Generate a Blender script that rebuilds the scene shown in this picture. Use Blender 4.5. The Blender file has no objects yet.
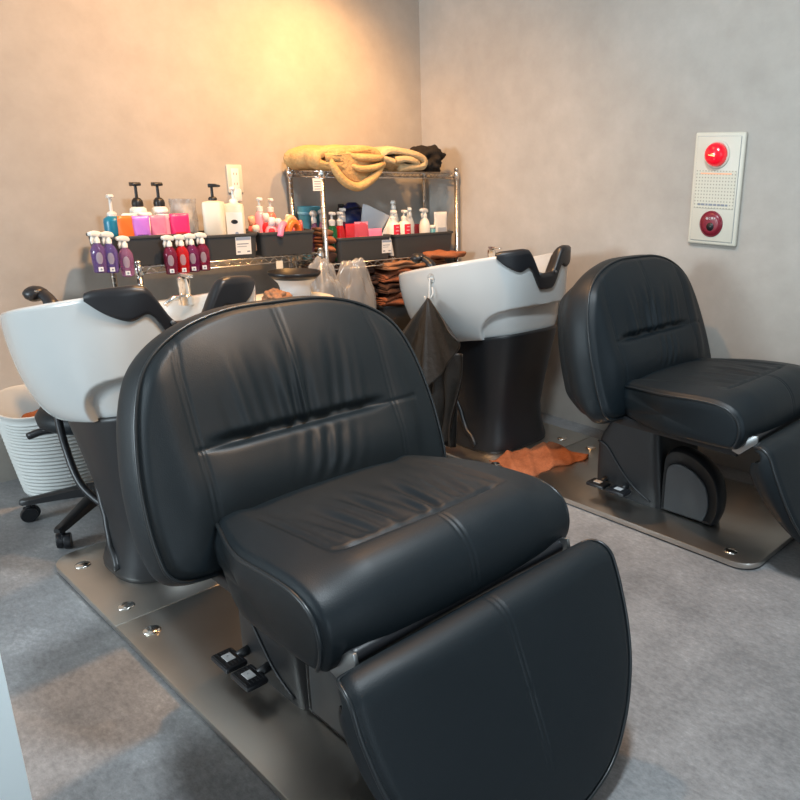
import bpy, bmesh, math, random
import numpy as np
from mathutils import Vector, Matrix
random.seed(7)
rng = np.random.default_rng(7)
C = bpy.context.scene.collection
PI = math.pi
CN = .906                 # centre line of the near washing station
DY = 1.513                # distance to the far station
CF = CN + DY
WX, WY = -3.416, 2.906    # the two walls

# ------------------------------------------------------------------ materials
def mat(name, col, rough=.5, metal=0., spec=.5, coat=0., trans=0., alpha=1., emit=None, es=0., ior=1.45):
    m = bpy.data.materials.new(name); m.use_nodes = True
    b = m.node_tree.nodes['Principled BSDF']
    b.inputs['Base Color'].default_value = (*col, 1)
    b.inputs['Roughness'].default_value = rough
    b.inputs['Metallic'].default_value = metal
    b.inputs['Specular IOR Level'].default_value = spec
    b.inputs['Coat Weight'].default_value = coat
    b.inputs['Transmission Weight'].default_value = trans
    b.inputs['Alpha'].default_value = alpha
    b.inputs['IOR'].default_value = ior
    if emit:
        b.inputs['Emission Color'].default_value = (*emit, 1)
        b.inputs['Emission Strength'].default_value = es
    return m
def nodes(m): return m.node_tree.nodes, m.node_tree.links, m.node_tree.nodes['Principled BSDF']
def noise(m, scale, detail=4, rough=.55, vec=None, stretch=None):
    n, l, b = nodes(m)
    tc = n.new('ShaderNodeTexCoord'); t = n.new('ShaderNodeTexNoise')
    t.inputs['Scale'].default_value = scale; t.inputs['Detail'].default_value = detail; t.inputs['Roughness'].default_value = rough
    src = tc.outputs[vec or 'Object']
    if stretch:
        mp = n.new('ShaderNodeMapping'); mp.inputs['Scale'].default_value = stretch
        l.new(src, mp.inputs['Vector']); src = mp.outputs['Vector']
    l.new(src, t.inputs['Vector'])
    return t
def ramp(m, fac, stops, target='Base Color'):
    n, l, b = nodes(m)
    r = n.new('ShaderNodeValToRGB')
    e = r.color_ramp.elements
    while len(e) < len(stops): e.new(.5)
    for k, (p, c) in enumerate(stops):
        e[k].position = p; e[k].color = (*c, 1) if len(c) == 3 else c
    l.new(fac, r.inputs['Fac'])
    if target: l.new(r.outputs['Color'], b.inputs[target])
    return r
def bump(m, h, strength=.2, dist=.01):
    n, l, b = nodes(m)
    bp = n.new('ShaderNodeBump'); bp.inputs['Strength'].default_value = strength; bp.inputs['Distance'].default_value = dist
    l.new(h, bp.inputs['Height'])
    if b.inputs['Normal'].links: l.new(b.inputs['Normal'].links[0].from_socket, bp.inputs['Normal'])
    l.new(bp.outputs['Normal'], b.inputs['Normal'])
def mixnoise(m, t1, t2, f=.5):
    n, l, b = nodes(m)
    x = n.new('ShaderNodeMath'); x.operation = 'MULTIPLY_ADD'; x.inputs[1].default_value = f
    l.new(t2.outputs['Fac'], x.inputs[0]); l.new(t1.outputs['Fac'], x.inputs[2])
    y = n.new('ShaderNodeMath'); y.operation = 'MULTIPLY'; y.inputs[1].default_value = 1/(1+f); l.new(x.outputs[0], y.inputs[0])
    return y.outputs[0]

M = {}
m = M['plaster'] = mat('plaster_wall', (.5, .46, .4), .8, spec=.2)
a, b_ = noise(m, 1.6, 6, .62), noise(m, 9, 5, .65)
ramp(m, mixnoise(m, a, b_, .6), [(.32, (.365, .335, .298)), (.5, (.415, .384, .345)), (.68, (.475, .442, .40))])
bump(m, b_.outputs['Fac'], .12, .01)
m = M['floor'] = mat('mottled_vinyl', (.3, .3, .3), .42, spec=.4)
a, b_ = noise(m, 3.2, 8, .68), noise(m, 46, 6, .8, stretch=(1, 1.7, 1))
ramp(m, mixnoise(m, a, b_, .95), [(.36, (.13, .132, .137)), (.47, (.205, .206, .21)), (.56, (.275, .276, .28)), (.66, (.40, .40, .405))])
r_ = ramp(m, b_.outputs['Fac'], [(.3, (.36,)*3), (.7, (.56,)*3)], 'Roughness')
bump(m, b_.outputs['Fac'], .06, .004)
m = M['ceiling'] = mat('ceiling_paint', (.62, .61, .6), .9)
m = M['leather'] = mat('black_leather', (.0060, .0108, .0145), .44, spec=.38)
n, l, b = nodes(m)
tc = n.new('ShaderNodeTexCoord'); vo = n.new('ShaderNodeTexVoronoi'); vo.inputs['Scale'].default_value = 420
l.new(tc.outputs['Object'], vo.inputs['Vector'])
bump(m, vo.outputs['Distance'], .10, .002)
t = noise(m, 7, 4); ramp(m, t.outputs['Fac'], [(.3, (.43,)*3), (.7, (.53,)*3)], 'Roughness')
M['piping'] = mat('leather_piping', (.012, .016, .019), .34, spec=.6)
M['thread'] = mat('stitching', (.006, .008, .010), .6)
m = M['ceramic'] = mat('white_ceramic', (.50, .515, .51), .18, spec=.5, coat=.3)
m = M['blackshell'] = mat('black_plastic_shell', (.013, .014, .016), .42, spec=.5)
t = noise(m, 260, 2); bump(m, t.outputs['Fac'], .05, .001)
M['rubber'] = mat('black_rubber', (.012, .013, .016), .38, spec=.5)
M['graypanel'] = mat('satin_grey_panel', (.085, .095, .105), .38, spec=.5)
m = M['steel'] = mat('brushed_steel', (.6, .57, .53), .3, metal=1.)
t = noise(m, 14, 5, .7, stretch=(1, 30, 1)); ramp(m, t.outputs['Fac'], [(.3, (.285,)*3), (.7, (.325,)*3)], 'Roughness')
t2 = noise(m, 3, 4, .6); ramp(m, t2.outputs['Fac'], [(.3, (.57, .545, .505)), (.7, (.66, .63, .585))])
M['chrome'] = mat('chrome', (.78, .77, .75), .14, metal=1.)
M['wire'] = mat('wire_rack_chrome', (.66, .64, .61), .24, metal=1.)
M['alu'] = mat('aluminium', (.42, .43, .43), .38, metal=1.)
M['rivet'] = mat('polished_steel_cap', (.75, .73, .69), .16, metal=1.)
M['seam'] = mat('dark_gap', (.01, .01, .01), .8)
m = M['bin'] = mat('charcoal_bin_plastic', (.042, .043, .044), .5)
M['white'] = mat('white_plastic', (.78, .76, .71), .38)
M['cream'] = mat('cream_plastic', (.73, .68, .56), .45)
M['ivory'] = mat('ivory_plate', (.60, .57, .48), .42)
M['labelw'] = mat('white_paper_label', (.80, .79, .76), .6)
M['labelink'] = mat('grey_print', (.22, .24, .28), .6)
M['headerblue'] = mat('blue_grey_print', (.28, .34, .45), .6)
M['black'] = mat('black_plastic', (.014, .014, .015), .36)
M['clear'] = mat('clear_plastic', (.86, .88, .88), .12, trans=.85, ior=1.2)
M['frost'] = mat('frosted_plastic', (.86, .84, .80), .3, trans=.35, ior=1.3)
m = M['film'] = mat('crumpled_plastic_film', (.36, .36, .355), .14, spec=.9, alpha=.55)
def liquid(name, col, tr=.5): return mat(name, col, .12, trans=tr, ior=1.33, coat=.4)
M['purple'] = liquid('purple_liquid', (.24, .13, .36), .65)
M['violet'] = liquid('violet_liquid', (.21, .14, .46), .65)
M['mauve'] = liquid('mauve_liquid', (.52, .22, .42), .65)
M['wine'] = liquid('wine_liquid', (.28, .02, .07))
M['redl'] = liquid('red_liquid', (.75, .015, .02))
M['plum'] = liquid('plum_liquid', (.24, .02, .12))
M['etched'] = mat('etched_label', (.62, .56, .60), .4, alpha=.42)
M['teal'] = mat('teal_plastic', (.01, .17, .27), .3)
M['tealpale'] = mat('pale_teal_plastic', (.10, .34, .42), .3)
M['greenl'] = liquid('green_liquid', (.01, .17, .05))
M['pinkl'] = liquid('pink_liquid', (.85, .12, .17), .3)
M['crim'] = liquid('crimson_liquid', (.8, .04, .06), .3)
for nme, c in dict(orange=(.85, .17, .03), lilac=(.50, .18, .68), pink=(.82, .22, .36), hotpink=(.80, .03, .17), rose=(.85, .33, .42), peach=(.86, .45, .26), coral=(.85, .16, .12), redp=(.7, .02, .05), navy=(.012, .02, .09), greyb=(.45, .48, .52), maroon=(.20, .014, .028), silver=(.55, .55, .55), skyblue=(.2, .45, .58)).items():
    M[nme] = mat(nme + '_plastic', c, .3)
def cloth(name, c1, c2, sc=120, bs=.5, bd=.004):
    m = mat(name, c1, .92, spec=.15)
    t = noise(m, sc, 3, .7); t2 = noise(m, 14, 4)
    ramp(m, mixnoise(m, t, t2, .8), [(.35, c1), (.65, c2)])
    bump(m, t.outputs['Fac'], bs, bd)
    return m
M['brown'] = cloth('brown_terry', (.16, .055, .03), (.33, .12, .062))
M['rust'] = cloth('rust_terry', (.24, .085, .040), (.42, .155, .075))
M['darkbrown'] = cloth('dark_brown_terry', (.045, .025, .02), (.085, .045, .033))
M['tan'] = cloth('tan_terry', (.22, .11, .06), (.38, .20, .115))
M['ochre'] = cloth('ochre_knit', (.46, .28, .11), (.60, .39, .18), 75, .9, .008)
M['beige'] = cloth('beige_knit', (.46, .34, .19), (.60, .46, .28), 75, .9, .008)
M['blackcloth'] = cloth('black_cloth', (.016, .014, .013), (.03, .026, .023), 160)
m = M['nylon'] = mat('black_nylon_cape', (.022, .019, .016), .42, spec=.5)
t = noise(m, 46, 4, .6); bump(m, t.outputs['Fac'], .5, .006)
M['wood'] = mat('light_wood', (.40, .22, .11), .6)
m = M['basket'] = mat('white_ribbed_basket', (.50, .515, .50), .55)
m = M['cab'] = mat('white_laminate', (.80, .87, .88), .35)
m = M['speaker'] = mat('translucent_grille_label', (.70, .67, .56), .35)
n, l, b = nodes(m)
tc = n.new('ShaderNodeTexCoord'); mp = n.new('ShaderNodeMapping'); mp.inputs['Scale'].default_value = (75, 75, 75)
l.new(tc.outputs['Object'], mp.inputs['Vector'])
sx = n.new('ShaderNodeSeparateXYZ'); l.new(mp.outputs['Vector'], sx.inputs[0])
def m2(op, a=None, b2=None):
    x = n.new('ShaderNodeMath'); x.operation = op
    for k, v in ((0, a), (1, b2)):
        if v is None: continue
        if isinstance(v, (int, float)): x.inputs[k].default_value = v
        else: l.new(v, x.inputs[k])
    return x.outputs[0]
fx = m2('SUBTRACT', m2('FRACT', sx.outputs['X']), .5); fz = m2('SUBTRACT', m2('FRACT', sx.outputs['Z']), .5)
d2 = m2('ADD', m2('MULTIPLY', fx, fx), m2('MULTIPLY', fz, fz))
ramp(m, d2, [(.0, (.30, .28, .22)), (.035, (.32, .30, .24)), (.06, (.58, .55, .45)), (1, (.60, .57, .47))])
M['redlamp'] = mat('lit_red_lens', (.75, .005, .02), .18, coat=.5, emit=(1., .004, .02), es=.30)
M['filament'] = mat('glowing_bulb', (1, .5, .2), .4, emit=(1., .42, .16), es=3.)

# ------------------------------------------------------------------ object helpers
def obj(name, me, material=None, parent=None, smooth=True):
    if isinstance(me, bmesh.types.BMesh):
        bm = me; me = bpy.data.meshes.new(name); bm.to_mesh(me); bm.free()
    o = bpy.data.objects.new(name, me); C.objects.link(o)
    if material:
        me.materials.clear()
        for mm in (material if isinstance(material, (list, tuple)) else [material]): me.materials.append(mm)
    if smooth:
        me.polygons.foreach_set('use_smooth', [True]*len(me.polygons))
    if parent: o.parent = parent
    return o
def tag(o, label, cat, group=None, kind=None):
    o['label'] = label; o['category'] = cat
    if group: o['group'] = group
    if kind: o['kind'] = kind
    return o
def thing(name, label, cat, loc=(0, 0, 0), rz=0, group=None):
    o = bpy.data.objects.new(name, None); o.empty_display_size = .05; C.objects.link(o)
    o.location = loc; o.rotation_euler = (0, 0, rz)
    return tag(o, label, cat, group)
def struct(name, me, m, smooth=False):
    o = obj(name, me, m, smooth=smooth); o['kind'] = 'structure'; return o
def dup(root, loc, rz=None, label=None, group=None, mats=None, rot=None):
    r = root.copy(); C.objects.link(r); r.location = loc
    if rz is not None: r.rotation_euler = (0, 0, rz)
    if rot is not None: r.rotation_euler = rot
    if label: r['label'] = label
    if group: r['group'] = group
    for ch in list(root.children):
        c = ch.copy(); C.objects.link(c); c.parent = r
        for g in ch.children:
            d = g.copy(); C.objects.link(d); d.parent = c
    if mats:
        for c in r.children:
            k = c.name.split('.')[0]
            if k in mats:
                c.data = c.data.copy(); c.data.materials.clear(); c.data.materials.append(mats[k])
    return r
def P(name, verts, faces):
    me = bpy.data.meshes.new(name); me.from_pydata([tuple(map(float, v)) for v in verts], [], faces); me.update(); return me
class MB:
    def __init__(s): s.v = []; s.f = []
    def add(s, v, f):
        o = len(s.v); s.v += [tuple(map(float, p)) for p in v]; s.f += [tuple(i+o for i in q) for q in f]; return s
    def grid(s, pts, cu=False, cv=False):
        pts = np.asarray(pts); nu, nv = pts.shape[:2]
        f = []
        for i in range(nu if cu else nu-1):
            for j in range(nv if cv else nv-1):
                i2, j2 = (i+1) % nu, (j+1) % nv
                f.append((i*nv+j, i2*nv+j, i2*nv+j2, i*nv+j2))
        return s.add(pts.reshape(-1, 3), f)
    def tube(s, pts, r, seg=8, closed=False, caps=True):
        pts = [Vector(p) for p in pts]; n = len(pts); rows = []
        rr = r if isinstance(r, (list, tuple, np.ndarray)) else [r]*n
        up = Vector((0, 0, 1)); prev = None
        for i in range(n):
            a = pts[(i-1) % n] if (closed or i > 0) else pts[i]; b = pts[(i+1) % n] if (closed or i < n-1) else pts[i]
            t = (b-a).normalized() if (b-a).length > 1e-9 else Vector((0, 0, 1))
            if prev is None:
                x = t.cross(up)
                if x.length < .1: x = t.cross(Vector((1, 0, 0)))
            else: x = prev - t*prev.dot(t)
            x.normalize(); prev = x; y = t.cross(x)
            rows.append([pts[i] + (x*math.cos(k*2*PI/seg) + y*math.sin(k*2*PI/seg))*rr[i] for k in range(seg)])
        s.grid(np.array([[tuple(p) for p in q] for q in rows]), closed, True)
        if caps and not closed:
            o = len(s.v) - n*seg
            s.f.append(tuple(o+k for k in range(seg))[::-1]); s.f.append(tuple(o+(n-1)*seg+k for k in range(seg)))
        return s
    def lathe(s, prof, c=(0, 0, 0), seg=24, sy=1.):
        rows = [[(c[0]+r*math.cos(a), c[1]+sy*r*math.sin(a), c[2]+z) for a in np.linspace(0, 2*PI, seg, False)] for r, z in prof]
        s.grid(np.array(rows), False, True)
        o = len(s.v) - len(prof)*seg
        if prof[0][0] > 1e-6: s.f.append(tuple(o+k for k in range(seg))[::-1])
        if prof[-1][0] > 1e-6: s.f.append(tuple(o+(len(prof)-1)*seg+k for k in range(seg)))
        return s
    def box(s, x0, x1, y0, y1, z0, z1, bev=0., seg=2):
        bm = bmesh.new(); bmesh.ops.create_cube(bm, size=1)
        for v in bm.verts: v.co = Vector(((x0+x1)/2+v.co.x*(x1-x0), (y0+y1)/2+v.co.y*(y1-y0), (z0+z1)/2+v.co.z*(z1-z0)))
        if bev: bmesh.ops.bevel(bm, geom=bm.edges[:], offset=bev, segments=seg, profile=.5, affect='EDGES')
        return s.bm(bm)
    def bm(s, bm, mtx=None):
        bm.verts.index_update()
        s.add([(mtx @ v.co if mtx else v.co)[:] for v in bm.verts], [tuple(v.index for v in f.verts) for f in bm.faces]); bm.free(); return s
    def prism(s, poly, axis, a0, a1, bev=0., seg=2):
        # poly in the two other axes (in xyz order), extruded along axis from a0 to a1
        bm = bmesh.new()
        def mk(p, q):
            w = list(p); w.insert(axis, q); return bm.verts.new(w)
        A = [mk(p, a0) for p in poly]; B = [mk(p, a1) for p in poly]; n = len(poly)
        bm.faces.new(A); bm.faces.new(B[::-1])
        for i in range(n): bm.faces.new((A[i], B[i], B[(i+1) % n], A[(i+1) % n]))
        bmesh.ops.recalc_face_normals(bm, faces=bm.faces[:])
        if bev: bmesh.ops.bevel(bm, geom=bm.edges[:], offset=bev, segments=seg, profile=.5, affect='EDGES', clamp_overlap=True)
        return s.bm(bm)
    def xf(s, mtx): s.v = [tuple(mtx @ Vector(p)) for p in s.v]; return s
    def build(s, name, m, parent=None, smooth=True, fix=True, angle=None):
        me = P(name, s.v, s.f)
        if fix:
            bm = bmesh.new(); bm.from_mesh(me); bmesh.ops.recalc_face_normals(bm, faces=bm.faces[:]); bm.to_mesh(me); bm.free()
        o = obj(name, me, m, parent, smooth)
        if angle is not None:
            bm = bmesh.new(); bm.from_mesh(me)
            for e in bm.edges:
                if len(e.link_faces) == 2 and e.calc_face_angle(0) > math.radians(angle): e.smooth = False
            bm.to_mesh(me); bm.free()
        return o
def spline(pts, n, closed=False):
    """Catmull-Rom through pts, resampled evenly to n points."""
    p = np.array(pts, float); k = len(p); out = []
    for i in range(k if closed else k-1):
        if closed: a, b, c, d = p[(i-1) % k], p[i], p[(i+1) % k], p[(i+2) % k]
        else: a, b, c, d = p[max(i-1, 0)], p[i], p[i+1], p[min(i+2, k-1)]
        for t in np.linspace(0, 1, 24, False):
            out.append(.5*((2*b)+(-a+c)*t+(2*a-5*b+4*c-d)*t*t+(-a+3*b-3*c+d)*t**3))
    if not closed: out.append(p[-1])
    out = np.array(out); q = np.vstack([out, out[:1]]) if closed else out
    s = np.concatenate([[0], np.cumsum(np.linalg.norm(np.diff(q, axis=0), axis=1))])
    tt = np.linspace(0, s[-1], n+1)[:-1] if closed else np.linspace(0, s[-1], n)
    return np.stack([np.interp(tt, s, q[:, j]) for j in range(p.shape[1])], 1)
def sst(a, b, x):
    t = np.clip((x-a)/(b-a), 0, 1); return t*t*(3-2*t)
def gs(x, s): return np.exp(-(x/s)**2)

# ------------------------------------------------------------------ room
MB().box(-3.9, 4.2, -4.2, 3.3, -.06, 0).build('floor', M['floor'], smooth=False)['kind'] = 'structure'
MB().box(WX-.1, WX, -4.2, WY+.1, 0, 2.75).build('wall_left', M['plaster'], smooth=False)['kind'] = 'structure'
MB().box(WX, 4.2, WY, WY+.1, 0, 2.75).build('wall_back', M['plaster'], smooth=False)['kind'] = 'structure'
MB().box(-3.6, 4.2, -4.2, 3.1, 2.75, 2.85).build('ceiling', M['ceiling'], smooth=False)['kind'] = 'structure'

# ------------------------------------------------------------------ base plate
def base_plate():
    t = thing('base_plate', 'brushed steel floor plate under the nearer black salon chair', 'floor plate', (-1.75, CN, 0), group='steel floor plates')
    def rp(x0, x1, w, rr):   # plan outline, rounded corners where rr is True for (rear, front)
        pts = []
        for cx, cy, a0, on in ((x1, w, 0, rr[1]), (x0, w, 90, rr[0]), (x0, -w, 180, rr[0]), (x1, -w, 270, rr[1])):
            if on:
                r = .075; mx = cx-r if cx == x1 else cx+r; my = cy-r if cy > 0 else cy+r
                pts += [(mx+r*math.cos(math.radians(a0+q)), my+r*math.sin(math.radians(a0+q))) for q in range(0, 91, 10)]
            else: pts.append((cx, cy))
        return pts
    ox = -1.75
    MB().prism(rp(-2.555-ox, -2.022-ox, .316, (1, 0)), 2, .006, .026, .0025).build('rear_plate', M['steel'], t, angle=35)
    MB().prism(rp(-2.019-ox, -.885-ox, .316, (0, 1)), 2, .006, .026, .0025).build('front_plate', M['steel'], t, angle=35)
    MB().prism(rp(-2.54-ox, -.90-ox, .30, (1, 1)), 2, 0, .008).build('under_gap_shade', M['seam'], t, smooth=False)  # near-black slab standing in for the shaded gap under the plate
    for x in (-2.437, -2.10, -1.93, -.99):
        for y in (-.257, .20 if x > -2.3 else .257):
            y2 = .193 if y > 0 and x > -2.3 else y
            MB().lathe([(.0235, .0), (.023, .002), (.018, .005), (.010, .0068), (.0001, .0072)], (x-ox, y2, .026), 20).build('cover_cap', M['rivet'], t)
    return t
plate = base_plate()
plate2 = dup(plate, (-1.75, CF, 0), label='brushed steel floor plate in front of the back wall, rust towel lying on it')

# ------------------------------------------------------------------ chair
CX = -1.40
def pad(outline, ctr, fmap, hfun, T, N=300, K=60, bulge=.012, rb=.02, rear_scale=.92, edge=.012, Ms=10):
    o = spline(outline, N, True); c = np.array(ctr)
    d = np.roll(o, -1, 0) - np.roll(o, 1, 0); nrm = np.stack([d[:, 1], -d[:, 0]], 1); nrm /= np.linalg.norm(nrm, axis=1)[:, None]
    if ((o-c)*nrm).sum() < 0: nrm = -nrm
    rows = []
    for r in np.linspace(.004, 1, K):
        ab = c+(o-c)*r
        h = hfun(ab[:, 0], ab[:, 1], r) - edge*sst(.93, 1., r)**2
        rows.append(np.array([fmap(p[0], p[1], q) for p, q in zip(ab, h)]))
    Tb = np.array([T(p[0], p[1]) for p in o])
    for s in np.linspace(0, 1, Ms)[1:]:
        sc = 1-(1-rear_scale)*sst(.45, 1., s)
        ab = c+(o-c)*sc + nrm*bulge*math.sin(PI*min(1, s*1.15))
        rows.append(np.array([fmap(p[0], p[1], -edge-q*s**1.1) for p, q in zip(ab, Tb)]))
    for r in np.linspace(1, .01, 12)[1:]:
        ab = c+(o-c)*r*rear_scale
        rows.append(np.array([fmap(p[0], p[1], -edge-q-rb*(1-r**3)) for p, q in zip(ab, Tb)]))
    mb = MB(); mb.grid(np.array(rows), False, True)
    n = len(rows)
    mb.f.append(tuple(range(N))[::-1]); mb.f.append(tuple((n-1)*N+k for k in range(N)))
    pipe = [fmap(p[0]+q[0]*.001, p[1]+q[1]*.001, -edge+.002) for p, q in zip(o, nrm)]
    return mb, pipe
def half(pts): return [(p[0], p[1]) for p in pts] + [(-p[0], p[1]) for p in pts[::-1] if abs(p[0]) > 1e-6]

def salon_chair():
    t = thing('shampoo_chair', 'black leather salon chair in the foreground, largest in view', 'salon chair', (CX, CN, .026), group='reclining shampoo chairs')
    L = M['leather']; Z0 = .026
    def W(x, y, z): return (x-CX, y, z-Z0)
    # ---- backrest
    bo = [(p[0]+.018, p[1]) for p in half([(0, .936), (.13, .931), (.240, .901), (.320, .845), (.363, .762), (.388, .65), (.396, .55), (.393, .475), (.382, .428), (.345, .405), (.25, .398), (0, .396)])]
    nn = np.array([1, 0, .32]); nn /= np.linalg.norm(nn)
    def fm(y, z, h): return W(-1.474-.32*(z-.49)+nn[0]*h, y, z+nn[2]*h)
    def hb(y, z, r):
        h = .028*(1-r**4)
        ay = np.abs(y)
        h = h + .020*gs(z-.575, .075)*sst(.36, .2, ay)                      # lumbar roll
        h = h + .010*gs(z-.79, .10)*sst(.30, .1, ay)
        crease = gs(z-(.662+.02*(y/.25)**2*0), .013)
        h = h - .017*crease*sst(.26, .17, ay) - .004*gs(z-.655, .005)*sst(.345, .33, y)*sst(-.27, -.25, y)
        pm = sst(.655, .675, z)*sst(.87, .70, z)*sst(.205, .13, ay)
        wob = y*(1+.55*(z-.66)/.2*0) - .12*(z-.66)*np.sign(y)*sst(0, .1, ay)
        h = h + pm*(.0055*np.sin(wob*98+1.0+2.2*np.sin(wob*29)) + .0022*np.sin(wob*190+2))
        p2 = sst(.52, .56, z)*sst(.655, .61, z)*gs(y-.04, .07)
        h = h + p2*.0035*np.sin((y-.3*(z-.6))*150)
        for s in (-1, 1):                                                   # twin seams of the side bolsters
            yy = y-s*(.250+.012*sst(.8, .9, z)*-1)
            h = h - sst(.47, .50, z)*(.0026*gs(yy, .0034)+.0020*gs(yy-.011*s, .003)) 
            h = h + .008*gs(yy-s*.045, .03)*sst(.45, .6, z)*sst(.9, .8, z)
        h = h - sst(.665, .69, z)*(.0022*gs(y+.006, .0032)+.0022*gs(y-.006, .0032))
        return h
    mb, pipe = pad(bo, (0, .655), fm, hb, lambda y, z: .165-.045*sst(.52, .40, z)-.05*sst(.84, .94, z), N=420, K=110, bulge=.013, rear_scale=.93, rb=.03)
    br = mb.build('backrest', L, t)
    MB().tube(pipe[::2], .0042, 8, True).build('piping', M['piping'], br)
    MB().prism([(-1.70-CX, .34-Z0), (-1.60-CX, .34-Z0), (-1.55-CX, .46-Z0), (-1.60-CX, .60-Z0), (-1.645-CX, .60-Z0), (-1.71-CX, .42-Z0)], 1, -.20, .20, .008).build('backrest_hinge_cover', M['blackshell'], t, angle=40)
    # ---- seat
    prof = spline([(-1.545, .405), (-1.565, .45), (-1.55, .495), (-1.47, .517), (-1.30, .538), (-1.12, .553), (-1.035, .548), (-.985, .520), (-.967, .47), (-.978, .42), (-1.01, .402), (-1.15, .396), (-1.32, .392), (-1.45, .395)], 260, True)
    d = np.roll(prof, -1, 0)-np.roll(prof, 1, 0); pn = np.stack([-d[:, 1], d[:, 0]], 1); pn /= np.linalg.norm(pn, axis=1)[:, None]
    if ((prof-prof.mean(0))*pn).sum() < 0: pn = -pn
    HW = .330
    vs = np.linspace(-1, 1, 220)
    x, z = prof[:, 0][:, None], prof[:, 1][:, None]; y = vs[None, :]*HW*(1-.24*sst(-1.20, -1.56, x)**1.1)
    top = sst(.47, .52, z)*np.ones_like(y)
    wr = sst(.40, .45, z)*np.ones_like(y)
    ay = np.abs(y)
    D = .022*(1-np.abs(vs[None, :])**3)*wr - .010*sst(.94, 1, np.abs(vs[None, :]))**2
    seamx = -1.075-.012*(y/.2)**2
    well = sst(seamx+.012, seamx-.03, x)*sst(.235, .185, ay)
    D = D - top*.010*well
    D = D - top*.015*gs(x-seamx, .012)*sst(.24, .18, ay)
    sidex = sst(seamx+.02, seamx-.05, x)
    D = D - top*.006*gs(ay-.222, .010)*sidex*sst(-1.42, -1.25, x)
    D = D + .012*gs(x+1.02, .05)*sst(.30, .2, ay)*wr
    pl = top*sst(-1.36, -1.2, x)*sst(seamx-.004, seamx-.045, x)*sst(.215, .14, ay)
    yy = y + .55*(x+1.08)*y/.2*.35
    D = D + pl*(.0042*np.sin(yy*105+1+2*np.sin(yy*27)+2*x) + .0018*np.sin(yy*201+x*14))
    fr = sst(seamx-.0, seamx+.012, x)*sst(.455, .47, z)
    D = D - fr*(.0022*gs(y+.006, .0032)+.0022*gs(y-.006, .0032))
    X = x+pn[:, 0][:, None]*D; Zz = z+pn[:, 1][:, None]*D
    y = np.broadcast_to(y, X.shape)+.010
    g = np.stack([X-CX, y, Zz-Z0], 2)
    mb = MB(); mb.grid(g, True, False)
    cen = np.array([-1.26, .462])
    for s, col in ((-1, 0), (1, -1)):
        ring0 = np.stack([X[:, col], Zz[:, col]], 1); rows = []
        for r in np.linspace(1, .02, 16):
            q = cen+(ring0-cen)*r
            ys = y[:, col].mean()+(y[:, col]-y[:, col].mean())*r; rows.append([(p[0]-CX, yy_+s*.020*(1-r**2.2), p[1]-Z0) for p, yy_ in zip(q, ys)])
        mb.grid(np.array(rows), False, True); o = len(mb.v)-16*len(prof)
        mb.f.append(tuple(o+15*len(prof)+k for k in range(len(prof))))
    bm = bmesh.new(); me = P('s', mb.v, mb.f); bm.from_mesh(me); bmesh.ops.remove_doubles(bm, verts=bm.verts[:], dist=.0003); bmesh.ops.recalc_face_normals(bm, faces=bm.faces[:])
    st = obj('seat', bm, L, t)
    i0 = int(np.argmin(np.hypot(prof[:, 0]+1.55, prof[:, 1]-.495))); i1 = int(np.argmin(np.hypot(prof[:, 0]+.985, prof[:, 1]-.41)))
    for col in (0, -1):
        idx = range(min(i0, i1), max(i0, i1)+1, 2)
        MB().tube([(X[i, col]-CX, y[i, col]*1.004, Zz[i, col]-Z0) for i in idx], .0042, 8).build('piping', M['piping'], st)
    # ---- leg rest
    lo = [(p[0]+.004, p[1]) for p in half([(0, .515), (.20, .515), (.298, .513), (.332, .500), (.344, .462), (.348, .41), (.346, .36), (.333, .28), (.302, .20), (.24, .12), (.15, .062), (0, .042)])]
    ln = np.array([1, 0, .45]); ln /= np.linalg.norm(ln)
    def fl(y, z, h):
        zb = min(z, .418); x0 = -.868-.43*(zb-.46); rr = .052; ang = max(0., z-.418)/rr
        tx, tz = -ln[2], ln[0]; nx, nz = ln[0]*math.cos(ang)+tx*math.sin(ang), ln[2]*math.cos(ang)+tz*math.sin(ang)
        px = x0+tx*rr*math.sin(ang)-ln[0]*rr*(1-math.cos(ang)); pz_ = zb+tz*rr*math.sin(ang)-ln[2]*rr*(1-math.cos(ang))
        return W(px+nx*h, y, pz_+nz*h)
    def hl(y, z, r):
        h = .016*(1-r**3)
        for e in (-.0055, .0055): h = h - .0018*gs(y-e, .003)*sst(.13, .2, z)
        return h
    mb, pipe = pad(lo, (0, .30), fl, hl, lambda y, z: .028+.062*sst(.06, .40, z)-.058*sst(.39, .49, z), N=360, K=80, bulge=.004, rear_scale=.95, rb=.012, edge=.006)
    lr = mb.build('leg_rest', L, t)
    MB().tube(pipe[::2], .0042, 8, True).build('piping', M['piping'], lr)
    # vinyl flap between seat and leg rest, brackets
    MB().tube([W(-.958, yv, .432+.006*math.cos(yv*4)) for yv in np.linspace(-.285, .30, 30)], .017, 10).build('gap_flap', M['rubber'], t)
    for s in (-1, 1):
        MB().prism([(-1.01-CX, .392-Z0), (-.985-CX, .385-Z0), (-.925-CX, .440-Z0), (-.930-CX, .462-Z0), (-.948-CX, .458-Z0), (-1.01-CX, .405-Z0)], 1, s*.285-.004, s*.285+.004, .0015).build('hinge_bracket', M['alu'], t, angle=40)
    MB().box(-1.50-CX, -1.0-CX, -.27, .27, .365-Z0, .40-Z0, .008).build('seat_pan', M['blackshell'], t, angle=40)
    # ---- pedestal body
    mb = MB()
    secs = []
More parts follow.
